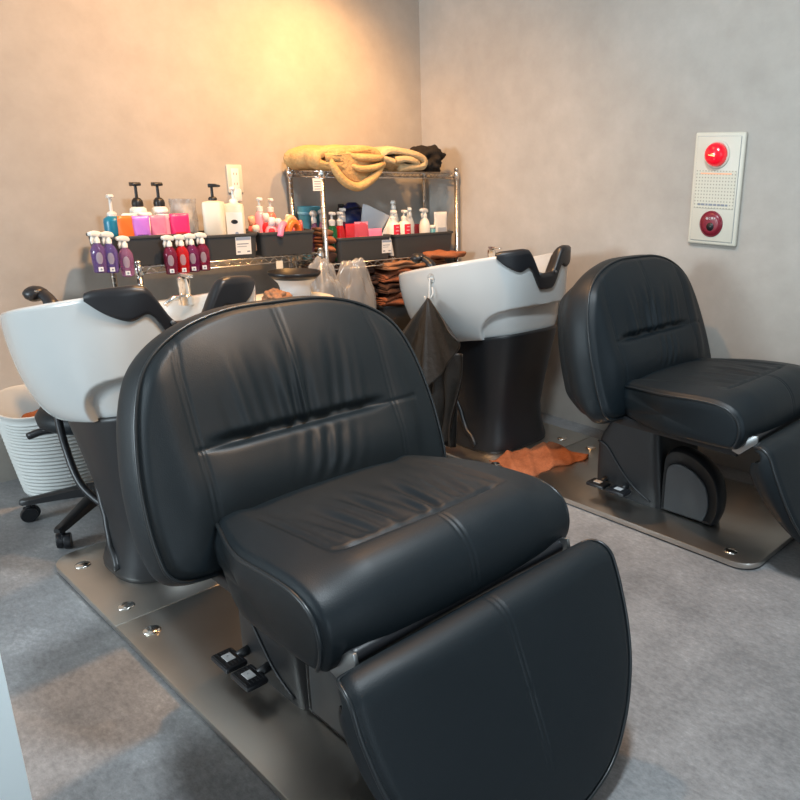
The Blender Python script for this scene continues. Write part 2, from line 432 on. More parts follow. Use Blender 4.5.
    for z_, x0, x1, hw in ((.0, -1.650, -1.335, .155), (.02, -1.652, -1.333, .156), (.10, -1.652, -1.345, .156), (.19, -1.650, -1.355, .156), (.235, -1.632, -1.36, .156), (.30, -1.592, -1.365, .154), (.35, -1.555, -1.37, .15)):
        ring = []
        xc, xa = (x0+x1)/2, (x1-x0)/2
        for a in np.linspace(0, 2*PI, 64, False):
            ca, sa = math.cos(a), math.sin(a); e = 2/9
            ring.append((xc+xa*math.copysign(abs(ca)**e, ca)-CX, hw*math.copysign(abs(sa)**e, sa), z_))
        secs.append(ring)
    mb.grid(np.array(secs), False, True); mb.f.append(tuple(range(64))[::-1]); mb.f.append(tuple(6*64+k for k in range(64)))
    bd = mb.build('pedestal_body', M['blackshell'], t, angle=50)
    for s in (-1, 1):
        MB().tube(spline([(-1.635-CX, s*.156, .205), (-1.59-CX, s*.1575, .190), (-1.53-CX, s*.1575, .125), (-1.46-CX, s*.1575, .06), (-1.38-CX, s*.156, .02)], 30), .0045, 6).build('moulding_line', M['blackshell'], bd)
    # ---- front cover: an arch with flat grey cheeks
    arch = spline([(-1.345, .035), (-1.345, .18), (-1.335, .262), (-1.28, .292), (-1.20, .275), (-1.135, .225), (-1.108, .155), (-1.108, .085), (-1.125, .035)], 48)
    cen = np.array([-1.235, .12])
    mb = MB(); rows = []
    for yv, sc in ((-.136, .84), (-.144, .90), (-.145, .94), (-.138, .98), (-.120, 1.0), (-.095, 1.0), (-.078, .96), (-.072, .90), (-.070, .84)):
        q = cen+(arch-cen)*np.array([sc, sc]); q[:, 1] = np.maximum(q[:, 1], .034)
        rows.append([(p[0]-CX, yv, p[1]-Z0-.008) for p in q])
    mb.grid(np.array(rows), False, True); mb.f.append(tuple(range(48))[::-1]); mb.f.append(tuple(8*48+k for k in range(48)))
    cv = mb.build('front_cover', M['blackshell'], t, angle=50)
    q = cen+(arch-cen)*.74; q = q+np.array([-.012, -.016]); q[:, 1] = np.maximum(q[:, 1], .04)
    MB().prism([(p[0]-CX, p[1]-Z0-.006) for p in q], 1, -.1445, -.130, .002).build('cheek_panel', M['graypanel'], cv, angle=40)
    # ---- foot pedals
    for px_ in (-1.590, -1.492):
        MB().tube([(px_-CX, -.150, .055), (px_-CX, -.185, .048)], .012, 8).build('pedal_arm', M['blackshell'], t)
        p = MB().box(px_-.042-CX, px_+.042-CX, -.235, -.178, .040, .056, .007).build('foot_pedal', M['rubber'], t, angle=40)
        mb = MB()
        for k in range(6):
            mb.box(px_-.034-CX, px_+.034-CX, -.230+k*.0085, -.2265+k*.0085, .0555, .0575)
        mb.build('grip_rib', M['rubber'], p, smooth=False)
        MB().box(px_-.016-CX, px_+.016-CX, -.219, -.196, .0570, .0590, .001).build('pedal_label', M['silver'], p, smooth=False)
        MB().tube([(px_-.006-CX, -.2075, .0592), (px_-CX, -.203, .0592), (px_+.006-CX, -.2075, .0592), (px_-CX, -.212, .0592)], .001, 4, True).build('arrow_mark', M['labelink'], p, smooth=False)
    return t
chair = salon_chair()
chair2 = dup(chair, (CX, CF, .026), label='black leather salon chair near the back wall, below the red alarm panel')

# ------------------------------------------------------------------ basin
BX = -2.30
XC, AR, AF, BB = -2.40, .468, .335, .342
def sel(th, xc, ar, af, b, nf=3.2, nr=2.1):
    c, s = np.cos(th), np.sin(th)
    nx = np.where(c > 0, nf, nr)
    return np.stack([xc+np.where(c > 0, af, ar)*np.sign(c)*np.abs(c)**(2/nx), b*np.sign(s)*np.abs(s)**(2/nx)], -1)
NTH = 288
TH = np.linspace(-PI, PI, NTH, False)
def rimxy(th):
    p = sel(th, XC, AR, AF, BB)
    k = sst(-2.42, -2.07, p[..., 0]); p[..., 1] *= 1-.20*k
    return p
def rimz(p):
    z = .918+.215*(p[..., 0]+2.07)
    notch = sst(.112, .030, np.abs(p[..., 1]))*sst(-2.25, -2.10, p[..., 0])
    return z-.105*notch
def outer(th, ph):
    """outer bowl surface, ph 0 (rim) .. 1 (collar)"""
    r = rimxy(th); zr = rimz(r)
    cpt = sel(th, -2.355, .275, .275, .245, 3.0, 2.4)
    zc = .480+.20*np.clip(cpt[..., 0]+2.56, 0, 1)
    a = ph*PI/2; g = (1-np.cos(a))**.95; v = np.sin(a)**1.05
    xy = r+(cpt-r)*g[..., None]; z = zr+(zc-zr)*v
    # arch shaped recess under the neck
    q = (np.abs(xy[..., 0]+2.00)/.20)**2.6+(np.abs(z-.54)/.155)**2.6
    rec = sst(1.06, .92, q)*sst(-2.3, -2.2, xy[..., 0])
    xy = xy-(xy-np.array([-2.40, 0]))*(rec*.085)[..., None]
    return np.concatenate([xy, z[..., None]], -1)
def shampoo_basin():
    t = thing('shampoo_basin', 'white shampoo bowl on black pedestal behind the nearer chair', 'shampoo basin', (BX, CN, .026), group='backwash shampoo basins')
    off = np.array([BX, 0, .026])
    rows = []
    ri = rimxy(TH); rz = rimz(ri); ctr = np.array([-2.42, 0])
    def inner(f, dz): 
        xy = ctr+(ri-ctr)*f; return np.concatenate([xy, (rz*(1-dz)+dz*.62)[:, None]], 1)
    for f, dz in ((.03, 1.02), (.25, 1.01), (.5, .96), (.68, .85), (.78, .66), (.84, .42), (.88, .16), (.90, .04), (.92, .005)): rows.append(inner(f, dz))
    lip = np.concatenate([ctr+(ri-ctr)*.985, (rz+.002)[:, None]], 1); rows.append(lip)
    for ph in np.linspace(0.015, 1, 70): rows.append(outer(TH, np.full(NTH, ph)))
    last = rows[-1].copy(); l2 = last.copy(); l2[:, :2] = np.array([-2.355, 0])+(l2[:, :2]-np.array([-2.355, 0]))*.9; rows.append(l2)
    mb = MB(); mb.grid(np.array(rows)-off, False, True); mb.f.append(tuple(range(NTH))); mb.f.append(tuple((len(rows)-1)*NTH+k for k in range(NTH)))
    bowl = mb.build('bowl', M['ceramic'], t)
    MB().lathe([(.035, .0), (.035, .006), (.02, .010), (.0001, .010)], (-2.45-BX, 0, .602), 20).build('drain', M['chrome'], bowl)
    # pedestal
    rows = []
    for z01, g, fl in ((1., 0., 0.), (.97, .02, 0), (.85, .22, 0), (.7, .46, 0), (.5, .76, 0), (.32, .97, 0), (.2, 1., .006), (.1, 1., .018), (.03, 1., .028), (0., 1., .028)):
        a_ = sel(TH, -2.36, .265, .262, .236, 3.0, 2.4); b2 = sel(TH, -2.335, .155, .16, .185, 3.2, 2.6)
        xy = a_+(b2-a_)*g; xy = xy+(xy-np.array([-2.325, 0]))*fl/.18
        ztop = .488+.20*np.clip(a_[:, 0]+2.56, 0, 1)
        rows.append(np.concatenate([xy, (.026+(ztop-.026)*z01)[:, None]], 1))
    mb = MB(); mb.grid(np.array(rows)-off, False, True); mb.f.append(tuple(range(NTH))); mb.f.append(tuple((len(rows)-1)*NTH+k for k in range(NTH)))
    pd = mb.build('pedestal', M['blackshell'], t)
    for s in (-1, 1):   # raised seam that sweeps down the side of the pedestal
        pts = []
        for u in np.linspace(0, 1, 40):
            z01 = 1-u*.95; g = 1-(1-min(1, u*1.35))**1.5
            th = s*(2.75-1.35*u**1.3)
            a_ = sel(np.array([th]), -2.36, .265, .262, .236, 3.0, 2.4)[0]; b2 = sel(np.array([th]), -2.335, .155, .16, .185, 3.2, 2.6)[0]
            gg = np.interp(z01, [0, .1, .2, .32, .5, .7, .85, .97, 1], [1, 1, 1, .97, .76, .46, .22, .02, 0]); ff = np.interp(z01, [0, .03, .1, .2, .32], [.028, .028, .018, .006, 0])
            xy = a_+(b2-a_)*gg; xy = xy+(xy-np.array([-2.325, 0]))*ff/.18
            zt = .488+.20*max(0, a_[0]+2.56)
            pts.append((xy[0]-BX, xy[1], .026+(zt-.026)*z01-.026))
        MB().tube(pts, .012, 8).build('side_moulding', M['blackshell'], pd)
    # neck rest, one rubber saddle over the front rim
    ths = np.linspace(-.81, .81, 120); cols = []
    for th in ths:
        u = th/.81; au = abs(u)
        depth = .006+.080*max(0., 1-au**2.6)-.034*float(sst(.5, .15, au))
        row = []
        r = rimxy(np.array([th]))[0]; z = float(rimz(rimxy(np.array([th])))[0]); dirn = (r-ctr)/np.linalg.norm(r-ctr)
        r0 = np.linalg.norm(r-ctr)
        hump = .004*float(sst(.28, .40, au)*sst(1.02, .9, au))
        for k in range(5):      # inside, going up
            f = 1-(.15-.03*k); dz = [.34, .20, .10, .04, .0][k]*(.5+.5*float(sst(1.0, .85, au)))
            xy = ctr+(r-ctr)*f - dirn*.010; row.append((xy[0], xy[1], z*(1-dz)+dz*.62+.008))
        row.append((*(ctr+(r-ctr)*.97), z+.014+hump)); row.append((*(ctr+(r-ctr)*1.005), z+.014+hump)); row.append((*(r+dirn*.012), z+.006+hump))
        for k in range(1, 13):
            tz = k/12*depth; lo, hi = 0., .95
            zt = z-tz
            for _ in range(22):
                mid = (lo+hi)/2
                if outer(np.array([th]), np.array([mid]))[0, 2] > zt: lo = mid
                else: hi = mid
            q = outer(np.array([th]), np.array([lo]))[0]; row.append((*(q[:2]+dirn*(.012-.004*(k == 12))), zt))
        q = row[-1]; row.append((q[0]-dirn[0]*.012, q[1]-dirn[1]*.012, q[2]))
        cols.append(row)
    mb = MB(); mb.grid(np.array(cols)-off, False, False)
    nr = mb.build('neck_rest', M['rubber'], t)
    for yv in (-.05, .05):
        th = math.asin(yv/.33)*.8; q = outer(np.array([th]), np.array([.05]))[0]
        MB().lathe([(.007, 0), (.006, .003), (.0001, .004)], (0, 0, 0), 12).xf(Matrix.Translation((q[0]+.016-BX, yv, q[2]-.02-.026)) @ Matrix.Rotation(PI/2, 4, 'Y')).build('fixing_stud', M['graypanel'], nr)
    # mixer tap on the right rim
    fx, fy, fz = -2.62, .240, .800
    tap = MB()
    tap.lathe([(.026, -.03), (.026, .0), (.019, .006), (.019, .038), (.0205, .040), (.0205, .062), (.012, .066), (.0001, .067)], (fx-BX, fy, fz-.026), 20)
    tp = tap.build('mixer_tap', M['chrome'], t, angle=40)
    MB().box(fx-.016-BX, fx+.060-BX, fy-.010, fy+.010, fz+.041, fz+.053, .004).build('lever', M['chrome'], tp, angle=40)
    MB().tube([(fx-BX, fy, fz-.030), (fx-BX+.004, fy-.045, fz-.030), (fx-BX+.008, fy-.075, fz-.050)], .009, 8).build('spout', M['chrome'], tp)
    # supply hose looping from under the bowl to the pedestal foot
    MB().tube(spline([(-2.69-BX, -.17, .52), (-2.675-BX, -.19, .44), (-2.63-BX, -.195, .32), (-2.55-BX, -.19, .215), (-2.45-BX, -.15, .15), (-2.40-BX, -.12, .13)], 40), .0115, 8).build('supply_hose', M['rubber'], t)
    return t
basin = shampoo_basin()
basin2 = dup(basin, (BX, CF, .026), label='white shampoo bowl on black pedestal with a black cape hanging on it')

def hand_shower(loc, label):
    t = thing('hand_shower', label, 'hand shower', loc, group='shower heads on the basin rims'); t.scale = (1.2, 1.2, .86)
    mb = MB().lathe([(.0001, -.012), (.020, -.011), (.027, -.004), (.028, .012), (.022, .026), (.010, .034), (.0001, .036)], (0, 0, 0), 20)
    mb.xf(Matrix.Translation((-.012, -.008, .058)) @ Matrix.Rotation(math.radians(-58), 4, 'Y') @ Matrix.Rotation(math.radians(25), 4, 'X')).build('spray_head', M['rubber'], t)
    MB().tube(spline([(-.002, 0, .062), (.022, .004, .048), (.040, .006, .022), (.044, .006, -.02)], 16), [.016]*6+[.018]*6+[.02]*4, 10).build('handle', M['rubber'], t)
    MB().lathe([(.030, -.03), (.030, .006), (.024, .014), (.0001, .015)], (.012, .004, 0), 18).build('socket', M['black'], t)
    MB().lathe([(.0045, 0), (.0045, .003), (.0001, .004)], (.006, -.016, .074), 10).build('chrome_button', M['chrome'], t)
    return t
hs = hand_shower((-2.632, CN-.185, .797), 'black hand shower standing on the nearer basin rim at far left')
dup(hs, (-2.632, CF-.185, .797), label='black shower head just showing over the far basin rim, before brown towels')

# ------------------------------------------------------------------ wire shelving
XF, XR = -3.105, -3.372            # front and rear of the racks
Z_TOP, Z_MID, Z_LOW, Z_LEFT = 1.214, .790, .405, .846
YL, YM, YR = 1.190, 2.040, 2.878
def zig(mb, a, b, z0, z1, n, r=.0022):
    a, b = Vector(a), Vector(b); pts = []
    for k in range(n*2+1):
        p = a.lerp(b, k/(n*2)); pts.append((p.x, p.y, z1 if k % 2 else z0))
    mb.tube(pts, r, 5)
def shelf(t, y0, y1, z, o):
    mb = MB()
    for x in (XF, XR):
        for dz in (0, -.026): mb.tube([(x-o[0], y0-o[1], z+dz), (x-o[0], y1-o[1], z+dz)], .0034, 6)
        zig(mb, (x-o[0], y0+.015-o[1], 0), (x-o[0], y1-.015-o[1], 0), z-.024, z-.002, max(4, int((y1-y0)/.05)))
    for y in (y0, y1):
        for dz in (0, -.026): mb.tube([(XF-o[0], y-o[1], z+dz), (XR-o[0], y-o[1], z+dz)], .0034, 6)
        zig(mb, (XF-o[0]-.015, y-o[1], 0), (XR-o[0]+.015, y-o[1], 0), z-.024, z-.002, 5)
    s = mb.build('shelf', M['wire'], t)
    mb = MB(); n = int((y1-y0)/.024)
    for k in range(1, n): mb.tube([(XF-o[0], y0+(y1-y0)*k/n-o[1], z), (XR-o[0], y0+(y1-y0)*k/n-o[1], z)], .0017, 5)
    for fx in (.33, .66): mb.tube([(XF+(XR-XF)*fx-o[0], y0-o[1], z-.004), (XF+(XR-XF)*fx-o[0], y1-o[1], z-.004)], .0024, 5)
    mb.build('deck_wires', M['wire'], s)
def posts(t, ys, h, o, zs):
    for y in ys:
        for x in (XF, XR):
            mb = MB().tube([(x-o[0], y-o[1], .012), (x-o[0], y-o[1], h)], .0115, 12)
            for k in range(int(h/.025)): mb.lathe([(.0121, 0), (.0123, .002), (.0121, .004)], (x-o[0], y-o[1], .03+k*.025), 12)
            p = mb.build('post', M['wire'], t)
            MB().lathe([(.0, 0), (.013, .0), (.013, .008), (.008, .013), (.0001, .013)], (x-o[0], y-o[1], h-.001), 12).build('post_cap', M['wire'], p)
            MB().lathe([(.008, 0), (.016, .0), (.016, .010), (.008, .013)], (x-o[0], y-o[1], 0), 12).build('levelling_foot', M['black'], p)
            for z in zs: MB().lathe([(.013, -.030), (.0165, -.028), (.0145, .004), (.0125, .006)], (x-o[0], y-o[1], z), 14).build('collar', M['chrome'], p)
o = (XF, YM, 0)
rack = thing('wire_rack', 'tall chrome wire rack with blankets on its top shelf', 'wire rack', (XF, YM, 0))
posts(rack, (YM, YR), Z_TOP+.016, o, (Z_TOP, Z_MID, Z_LOW))
for z in (Z_TOP, Z_MID, Z_LOW): shelf(rack, YM+.004, YR-.004, z, o)
mb = MB().box(.010, .012, .035-.09, .035-.045, Z_TOP-.085, Z_TOP-.03)
rt = mb.build('hang_tag', M['labelw'], rack, smooth=False)
mb = MB()
for k in range(4): mb.box(.0119, .0127, .041-.09, .075-.09, Z_TOP-.078+k*.011, Z_TOP-.075+k*.011)
mb.build('tag_print', M['labelink'], rt, smooth=False)
o2 = (XF, YL, 0)
rack2 = thing('wire_rack', 'low chrome wire rack under the bins of colourful bottles', 'wire rack', (XF, YL, 0))
posts(rack2, (YL, YM-.032), Z_LEFT+.016, o2, (Z_LEFT, .33))
for z in (Z_LEFT, .33): shelf(rack2, YL+.004, YM-.036, z, o2)
MB().box(.004, .006, .585, .618, Z_LEFT-.062, Z_LEFT-.018).build('price_tag', M['cream'], rack2, smooth=False)
MB().box(.004, .006, .585, .603, Z_LEFT-.082, Z_LEFT-.062).build('price_tag', M['cream'], rack2, smooth=False)

# ------------------------------------------------------------------ bins
def bin_(y0, y1, z, h, label, x0=XF+.012, dep=.235, lab=None, group='charcoal storage bins'):
    w = (y1-y0)/2; t = thing('storage_bin', label, 'bin', (x0-dep/2, (y0+y1)/2, z), group=group)
    def ring(s, zz, th=0):
        pts = []; d = dep/2*s-th; ww = w*s-th; r = .02
        for cx, cy, a0 in ((d-r, ww-r, 0), (-d+r, ww-r, 90), (-d+r, -ww+r, 180), (d-r, -ww+r, 270)):
            pts += [(cx+r*math.cos(math.radians(a0+q)), cy+r*math.sin(math.radians(a0+q)), zz) for q in range(0, 91, 15)]
        return pts
    rows = [ring(.90, .001), ring(.92, .003), ring(.97, h-.012), ring(1.0, h-.011), ring(1.005, h-.002), ring(.995, h), ring(.97, h-.002, .002), ring(.95, h-.014, .002), ring(.90, .005, .003)]
    mb = MB().grid(np.array(rows), False, True); n = len(rows[0])
    mb.f.append(tuple(range(n))[::-1]); mb.f.append(tuple(8*n+k for k in range(n)))
    mb.build('bin_shell', M['bin'], t, angle=40)
    if lab:
        a0, a1, zz0, zz1 = lab
        xx = lambda zq: dep/2*(.92+.05*zq/h)+.0015
        p = MB().add([(xx(zz0), a0, zz0), (xx(zz0), a1, zz0), (xx(zz1), a1, zz1), (xx(zz1), a0, zz1)], [(0, 1, 2, 3)]).build('bin_label', M['labelw'], t, smooth=False, fix=False)
        mb = MB(); 
        def strip(f0, f1, y_0, y_1):
            za, zb = zz0+(zz1-zz0)*f0, zz0+(zz1-zz0)*f1
            mb.add([(xx(za)+.0006, y_0, za), (xx(za)+.0006, y_1, za), (xx(zb)+.0006, y_1, zb), (xx(zb)+.0006, y_0, zb)], [(0, 1, 2, 3)])
        strip(.82, .98, a0+.002, a1-.002)
        mb.build('label_header', M['headerblue'], p, smooth=False, fix=False); mb = MB()
        strip(.58, .63, a0+.006, a1-.012); strip(.44, .47, a0+.006, a1-.020); strip(.12, .2, a0+.006, a0+.02); strip(.12, .2, a1-.02, a1-.006)
        mb.build('label_print', M['labelink'], p, smooth=False, fix=False)
    return t
ZL, ZM = Z_LEFT+.0036, Z_MID+.0036
bin_(1.090, 1.432, ZL, .118, 'charcoal bin with spray bottles hooked over its front edge', lab=None)
bin_(1.462, 1.700, ZL, .106, 'charcoal bin with white label holding two large pump bottles', lab=(.012, .082, .018, .092))
bin_(1.708, 1.985, ZL, .106, 'charcoal bin filled with small pink and orange bottles')
bin_(2.100, 2.425, ZM, .118, 'charcoal bin with white label under the pink refill pouches', lab=(.098, .158, .030, .095))
bin_(2.440, 2.850, ZM, .118, 'charcoal bin of white spray bottles at the right end of the rack')
bin_(2.36, 2.72, Z_LOW+.0036, .145, 'dark bin on the bottom shelf heaped with brown towels', lab=None)

# ------------------------------------------------------------------ bottles and pouches
def bottle_prof(r, h, neck, nh, sh=.25):
    return [(r*.9, 0), (r, r*.12), (r, h*(1-sh)), (r*.92, h*(1-sh*.6)), (r*.62, h*(1-sh*.2)), (neck, h), (neck, h+nh)]
def trigger(mb_name, t, z, s=1., m=None, face=0):
    """trigger spray head sitting on a neck at height z, nozzle towards +x"""
    mb = MB()
    mb.lathe([(.0135*s, 0), (.0135*s, .016*s), (.010*s, .020*s), (.009*s, .030*s)], (0, 0, z), 14)
    mb.prism([(-.020*s, z+.024*s), (.030*s, z+.030*s), (.034*s, z+.040*s), (.030*s, z+.047*s), (.004*s, z+.052*s), (-.018*s, z+.046*s), (-.026*s, z+.034*s)], 1, -.010*s, .010*s, .0035*s)
    h = mb.build('trigger_head', m or M['white'], t, angle=45); h.rotation_euler = (0, 0, face)
    MB().prism([(.012*s, z+.032*s), (.022*s, z+.030*s), (.028*s, z+.012*s), (.024*s, z-.004*s), (.019*s, z+.010*s)], 1, -.005*s, .005*s, .0015*s).build('trigger', m or M['white'], h, angle=45)
    return h
def spray_bottle(label, liq, loc, rz=0, h=.105, r=.024, head=None, group=None, body=None, wide=1.08, lab=True):
    t = thing('spray_bottle', label, 'spray bottle', loc, rz, group)
    MB().lathe([(r*.80, 0), (r*.86, .003), (r*.92, h*.25), (r, h*.6), (r*.98, h*.78), (r*.7, h*.93), (.0105, h), (.0105, h+.006)], (0, 0, 0), 24, wide).build('bottle', M[liq], t)
    trigger('head', t, h+.003, .86, head, -1.0)
    if lab:
        MB().box(r*.885, r*.935, -.008, .008, .006, .022).build('small_label', M['labelw'], t, smooth=False)
        MB().box(r*.93, r*.99, -.002, .004, .011, .017).build('label_mark', M['labelink'], t, smooth=False)
        rows = []
        for zz in np.linspace(h*.32, h*.72, 8):
            rr = np.interp(zz, [h*.25, h*.6, h*.78], [r*.92, r, r*.98])+.0006
            hw = .011*math.sqrt(max(0.05, 1-((zz-h*.52)/(h*.22))**2))
            rows.append([(rr*math.sqrt(max(0, 1-(yy/(rr*wide))**2)), yy, zz) for yy in np.linspace(-hw, hw, 6)])
        MB().grid(np.array(rows)).build('oval_label', M['etched'], t)
    return t
HX = XF+.041
# hooked over the front edge of the left bin (purple ones, then the red ones)
for y, zb, liq, lab, rz in ((1.040, 0.844, 'purple', 'purple spray bottle hanging at the far left end of the bin', -.25),
                            (1.080, 0.840, 'violet', 'violet spray bottle hanging second from the left, beside the purple one', -.3),
                            (1.134, 0.822, 'mauve', 'mauve pink spray bottle hanging lowest at the left', -.35),
                            (1.300, 0.816, 'wine', 'dark wine spray bottle, leftmost of the four red ones', -.4),
                            (1.347, 0.816, 'redl', 'bright red spray bottle hanging second of the four red ones', -.35),
                            (1.388, 0.818, 'plum', 'plum red spray bottle hanging third of the four red ones', -.4),
                            (1.432, 0.820, 'wine', 'wine red spray bottle with pale label, rightmost of the four red ones', -.4)):
    spray_bottle(lab, liq, (HX, y, zb), rz, group='spray bottles hanging along the left bin')
def sqr(mb, e):
    mb.v = [((p[0]*k), (p[1]*k), p[2]) for p in mb.v for k in [1/max(1e-6, (abs(math.cos(math.atan2(p[1], p[0])))**e+abs(math.sin(math.atan2(p[1], p[0])))**e)**(1/e)) if math.hypot(p[0], p[1]) > .02 else 1]]; return mb
def pump_bottle(label, mats, loc, r=.035, h=.15, sy=1., rz=0, pump='black', group=None, labelm=None, ph=.05, long=True, name='pump_bottle'):
    t = thing(name, label, 'pump bottle', loc, rz, group)
    bt = MB().lathe([(r*.94, 0), (r, .004), (r, h-.02), (r*.93, h-.008), (r*.6, h), (.016, h+.003)], (0, 0, 0), 48, sy)
    (sqr(MB().lathe([(r*.86, 0), (r*.9, .004), (r*.9, h-.012), (r*.84, h-.003), (r*.5, h), (.016, h+.003)], (0, 0, 0), 48, sy), 5.) if r > .038 else bt).build('bottle', M[mats], t, angle=50)
    mb = MB().lathe(([(.021, h), (.022, h+.012), (.020, h+.024), (.013, h+.033), (.006, h+.036), (.0055, h+ph-.014)] if ph > .09 else [(.017, h), (.018, h+.012), (.013, h+.018), (.006, h+.020), (.0055, h+ph-.014)]), (0, 0, 0), 16)
    mb.prism([(-.013 if ph < .09 else -.020, h+ph-.016), (.034 if long else .018, h+ph-.013), (.036 if long else .019, h+ph-.006), (.015, h+ph), (-.013 if ph < .09 else -.020, h+ph)], 1, *((-.010, .010) if ph < .09 else (-.017, .017)), .003)
    mb.build('pump', M[pump], t, angle=45)
    if labelm:
        e = r*.9+.0008; w = r*.9*sy*.82
        fl_ = MB().add([(e, -w, h*.08), (e, w, h*.08), (e, w, h*.84), (e, -w, h*.84)], [(0, 1, 2, 3)]).build('front_label', M[labelm], t, smooth=False, fix=False)
        def dab(nm, zc, yc, ry, rz_, m):
            pts = [(0, 0)]+[(math.cos(q), math.sin(q)) for q in np.linspace(0, 2*PI, 20, False)]
            MB().add([(e+.0008, yc+ry*p[0], zc+rz_*p[1]) for p in pts], [(0, k+1, (k+1) % 20+1) for k in range(20)]).build(nm, M[m], fl_, smooth=False, fix=False)
        dab('oval_emblem', h*.66, 0, .014, .009, 'black'); dab('flower_print', h*.44, .006, .007, .006, 'headerblue'); dab('flower_print', h*.26, .008, .008, .005, 'headerblue'); dab('leaf_print', h*.34, -.014, .006, .005, 'tan')
    return t
bz = ZL+.006
pump_bottle('teal pump bottle with a clear pump at the left end of the bin', 'teal', (-3.27, 1.180, bz), .034, .175, pump='frost', ph=.085, long=False)
pump_bottle('white bottle with a black pump, left of the two tall black pumps', 'white', (-3.29, 1.290, bz), .032, .210, pump='black', ph=.095, long=False, group='black pump bottles behind the pouches')
pump_bottle('white bottle with a black pump, right of the two tall black pumps', 'white', (-3.28, 1.372, bz), .032, .210, pump='black', ph=.095, long=False, group='black pump bottles behind the pouches')
pump_bottle('large cream bottle with a black pump in the labelled bin', 'cream', (-3.20, 1.562, bz), .046, .230, 1.05, pump='black', ph=.072, rz=.9)
pump_bottle('cream bottle with white front label and black oval emblem', 'cream', (-3.19, 1.648, bz), .040, .220, 1.1, pump='white', ph=.070, rz=-.55, labelm='labelw', long=False)
def jar(label, loc, r, h, m, lid, name='jar', cat='jar', group=None):
    t = thing(name, label, cat, loc, 0, group)
    MB().lathe([(r*.93, 0), (r, .004), (r, h), (r*.8, h+.002)], (0, 0, 0), 20).build('jar_body', M[m], t)
    MB().lathe([(r*1.02, h), (r*1.03, h+.014), (r*.8, h+.019), (.0001, h+.02)], (0, 0, 0), 20).build('lid', M[lid], t)
    return t
jar('white lidded jar behind the orange and lilac pouches', (-3.215, 1.222, bz), .026, 0.170, 'frost', 'white', group='white jars behind the refill pouches')
jar('white lidded jar behind the lilac and pink pouches', (-3.220, 1.285, bz), .026, 0.173, 'white', 'white', group='white jars behind the refill pouches')
jar('white lidded jar with dark lettering, nearest the paper roll', (-3.215, 1.350, bz), .025, 0.185, 'white', 'white', group='white jars behind the refill pouches')
def pouch(label, loc, w, h, m, rz=0, tilt=0, group=None, name='refill_pouch', top='white', cat='pouch', band=None, seal=None):
    t = thing(name, label, cat, loc, rz, group); t.rotation_euler = (0, tilt, rz)
    rows = []
    for k in np.linspace(0, 1, 14):
        th = .020*(1-k)**.6*min(1, (k+.02)*9)**.5+.0016; ww = w/2*(1-.05*k)
        rows.append([(th*math.copysign(abs(math.cos(a))**.8, math.cos(a)), ww*math.copysign(abs(math.sin(a))**.6, math.sin(a)), k*h) for a in np.linspace(0, 2*PI, 28, False)])
    mb = MB().grid(np.array(rows), False, True); mb.f.append(tuple(range(28))[::-1]); mb.f.append(tuple(13*28+k for k in range(28)))
    for i, v in enumerate(mb.v):
        mb.v[i] = (v[0]+.0016*math.sin(v[1]*130+v[2]*90), v[1], v[2])
    mb.build('pouch_body', M[m], t)
    if seal: MB().box(-.0035, .0035, -w*.46, w*.46, h*.90, h*1.0, .001).build('top_seal', M[seal], t, smooth=False)
    if band: MB().box(.013, .0155, -w*.30, w*.30, h*.36, h*.62, .001).build('printed_band', M[band], t, smooth=False)
    return t
fx_ = -3.145
pz = ZL+.006
pouch('orange refill pouch at the left of the pouch row', (fx_, 1.175, pz), .062, 0.186, 'orange', .1, .06, 'refill pouches in the left bin')
pouch('lilac refill pouch between the orange and pink pouches', (fx_+.005, 1.232, pz), .066, 0.184, 'lilac', -.1, .05, 'refill pouches in the left bin', band='violet')
pouch('pale pink refill pouch in the middle of the pouch row', (fx_, 1.298, pz), .064, 0.184, 'pink', .08, .06, 'refill pouches in the left bin', band='rose')
pouch('narrow pale pink pouch wedged against the bright pink pouch', (fx_-.012, 1.342, pz), .045, 0.182, 'rose', 0, .04, 'refill pouches in the left bin')
pouch('bright hot pink refill pouch, rightmost of the pouch row', (fx_+.002, 1.384, pz), .078, 0.188, 'hotpink', -.1, .05, 'refill pouches in the left bin', band='crim')
# roll in crumpled film
t = thing('paper_roll', 'white paper roll in crumpled clear film behind the hot pink pouch', 'paper roll', (-3.25, 1.455, pz+.05))
mb = MB(); rows = []
for k, z in enumerate(np.linspace(0, .19, 16)):
    rows.append([((.040+.004*math.sin(a*5+z*70)+.003*math.sin(a*9-z*110))*math.cos(a), (.052+.004*math.sin(a*6-z*60))*math.sin(a), z) for a in np.linspace(0, 2*PI, 40, False)])
mb.grid(np.array(rows), False, True); mb.f.append(tuple(range(40))[::-1]); mb.f.append(tuple(15*40+k for k in range(40)))
mb.build('film_wrap', M['film'], t, angle=60)
MB().lathe([(.034, .004), (.034, .17), (.012, .171)], (0, 0, 0), 24).build('roll', M['white'], t)
# small bottles heaped in the third bin
sb = ZL+.024
def small(label, loc, m, cap, r=.018, h=.075, tilt=(0, 0, 0), capm='white', ch=.028):
    t = thing('mini_bottle', label, 'small bottle', loc, 0, 'small bottles in the pink bin'); t.rotation_euler = tilt; t.scale = (1.3, 1.3, 1.42 if cap == 'pump' else 1.3)
    MB().lathe([(r*.9, 0), (r, .003), (r, h*.75), (r*.8, h*.9), (r*.5, h)], (0, 0, 0), 18).build('bottle', M[m], t)
    if cap == 'pump':
        mb = MB().lathe([(r*.55, h), (r*.58, h+.014), (.004, h+.016), (.004, h+.034)], (0, 0, 0), 12); mb.box(-.008, .017, -.006, .006, h+.032, h+.042, .003); mb.build('pump', M[capm], t, angle=45)
    else: MB().lathe([(r*.62, h*.93), (r*.62, h+ch*.8), (r*.45, h+ch), (.0001, h+ch)], (0, 0, 0), 14).build('cap', M[capm], t)
    return t
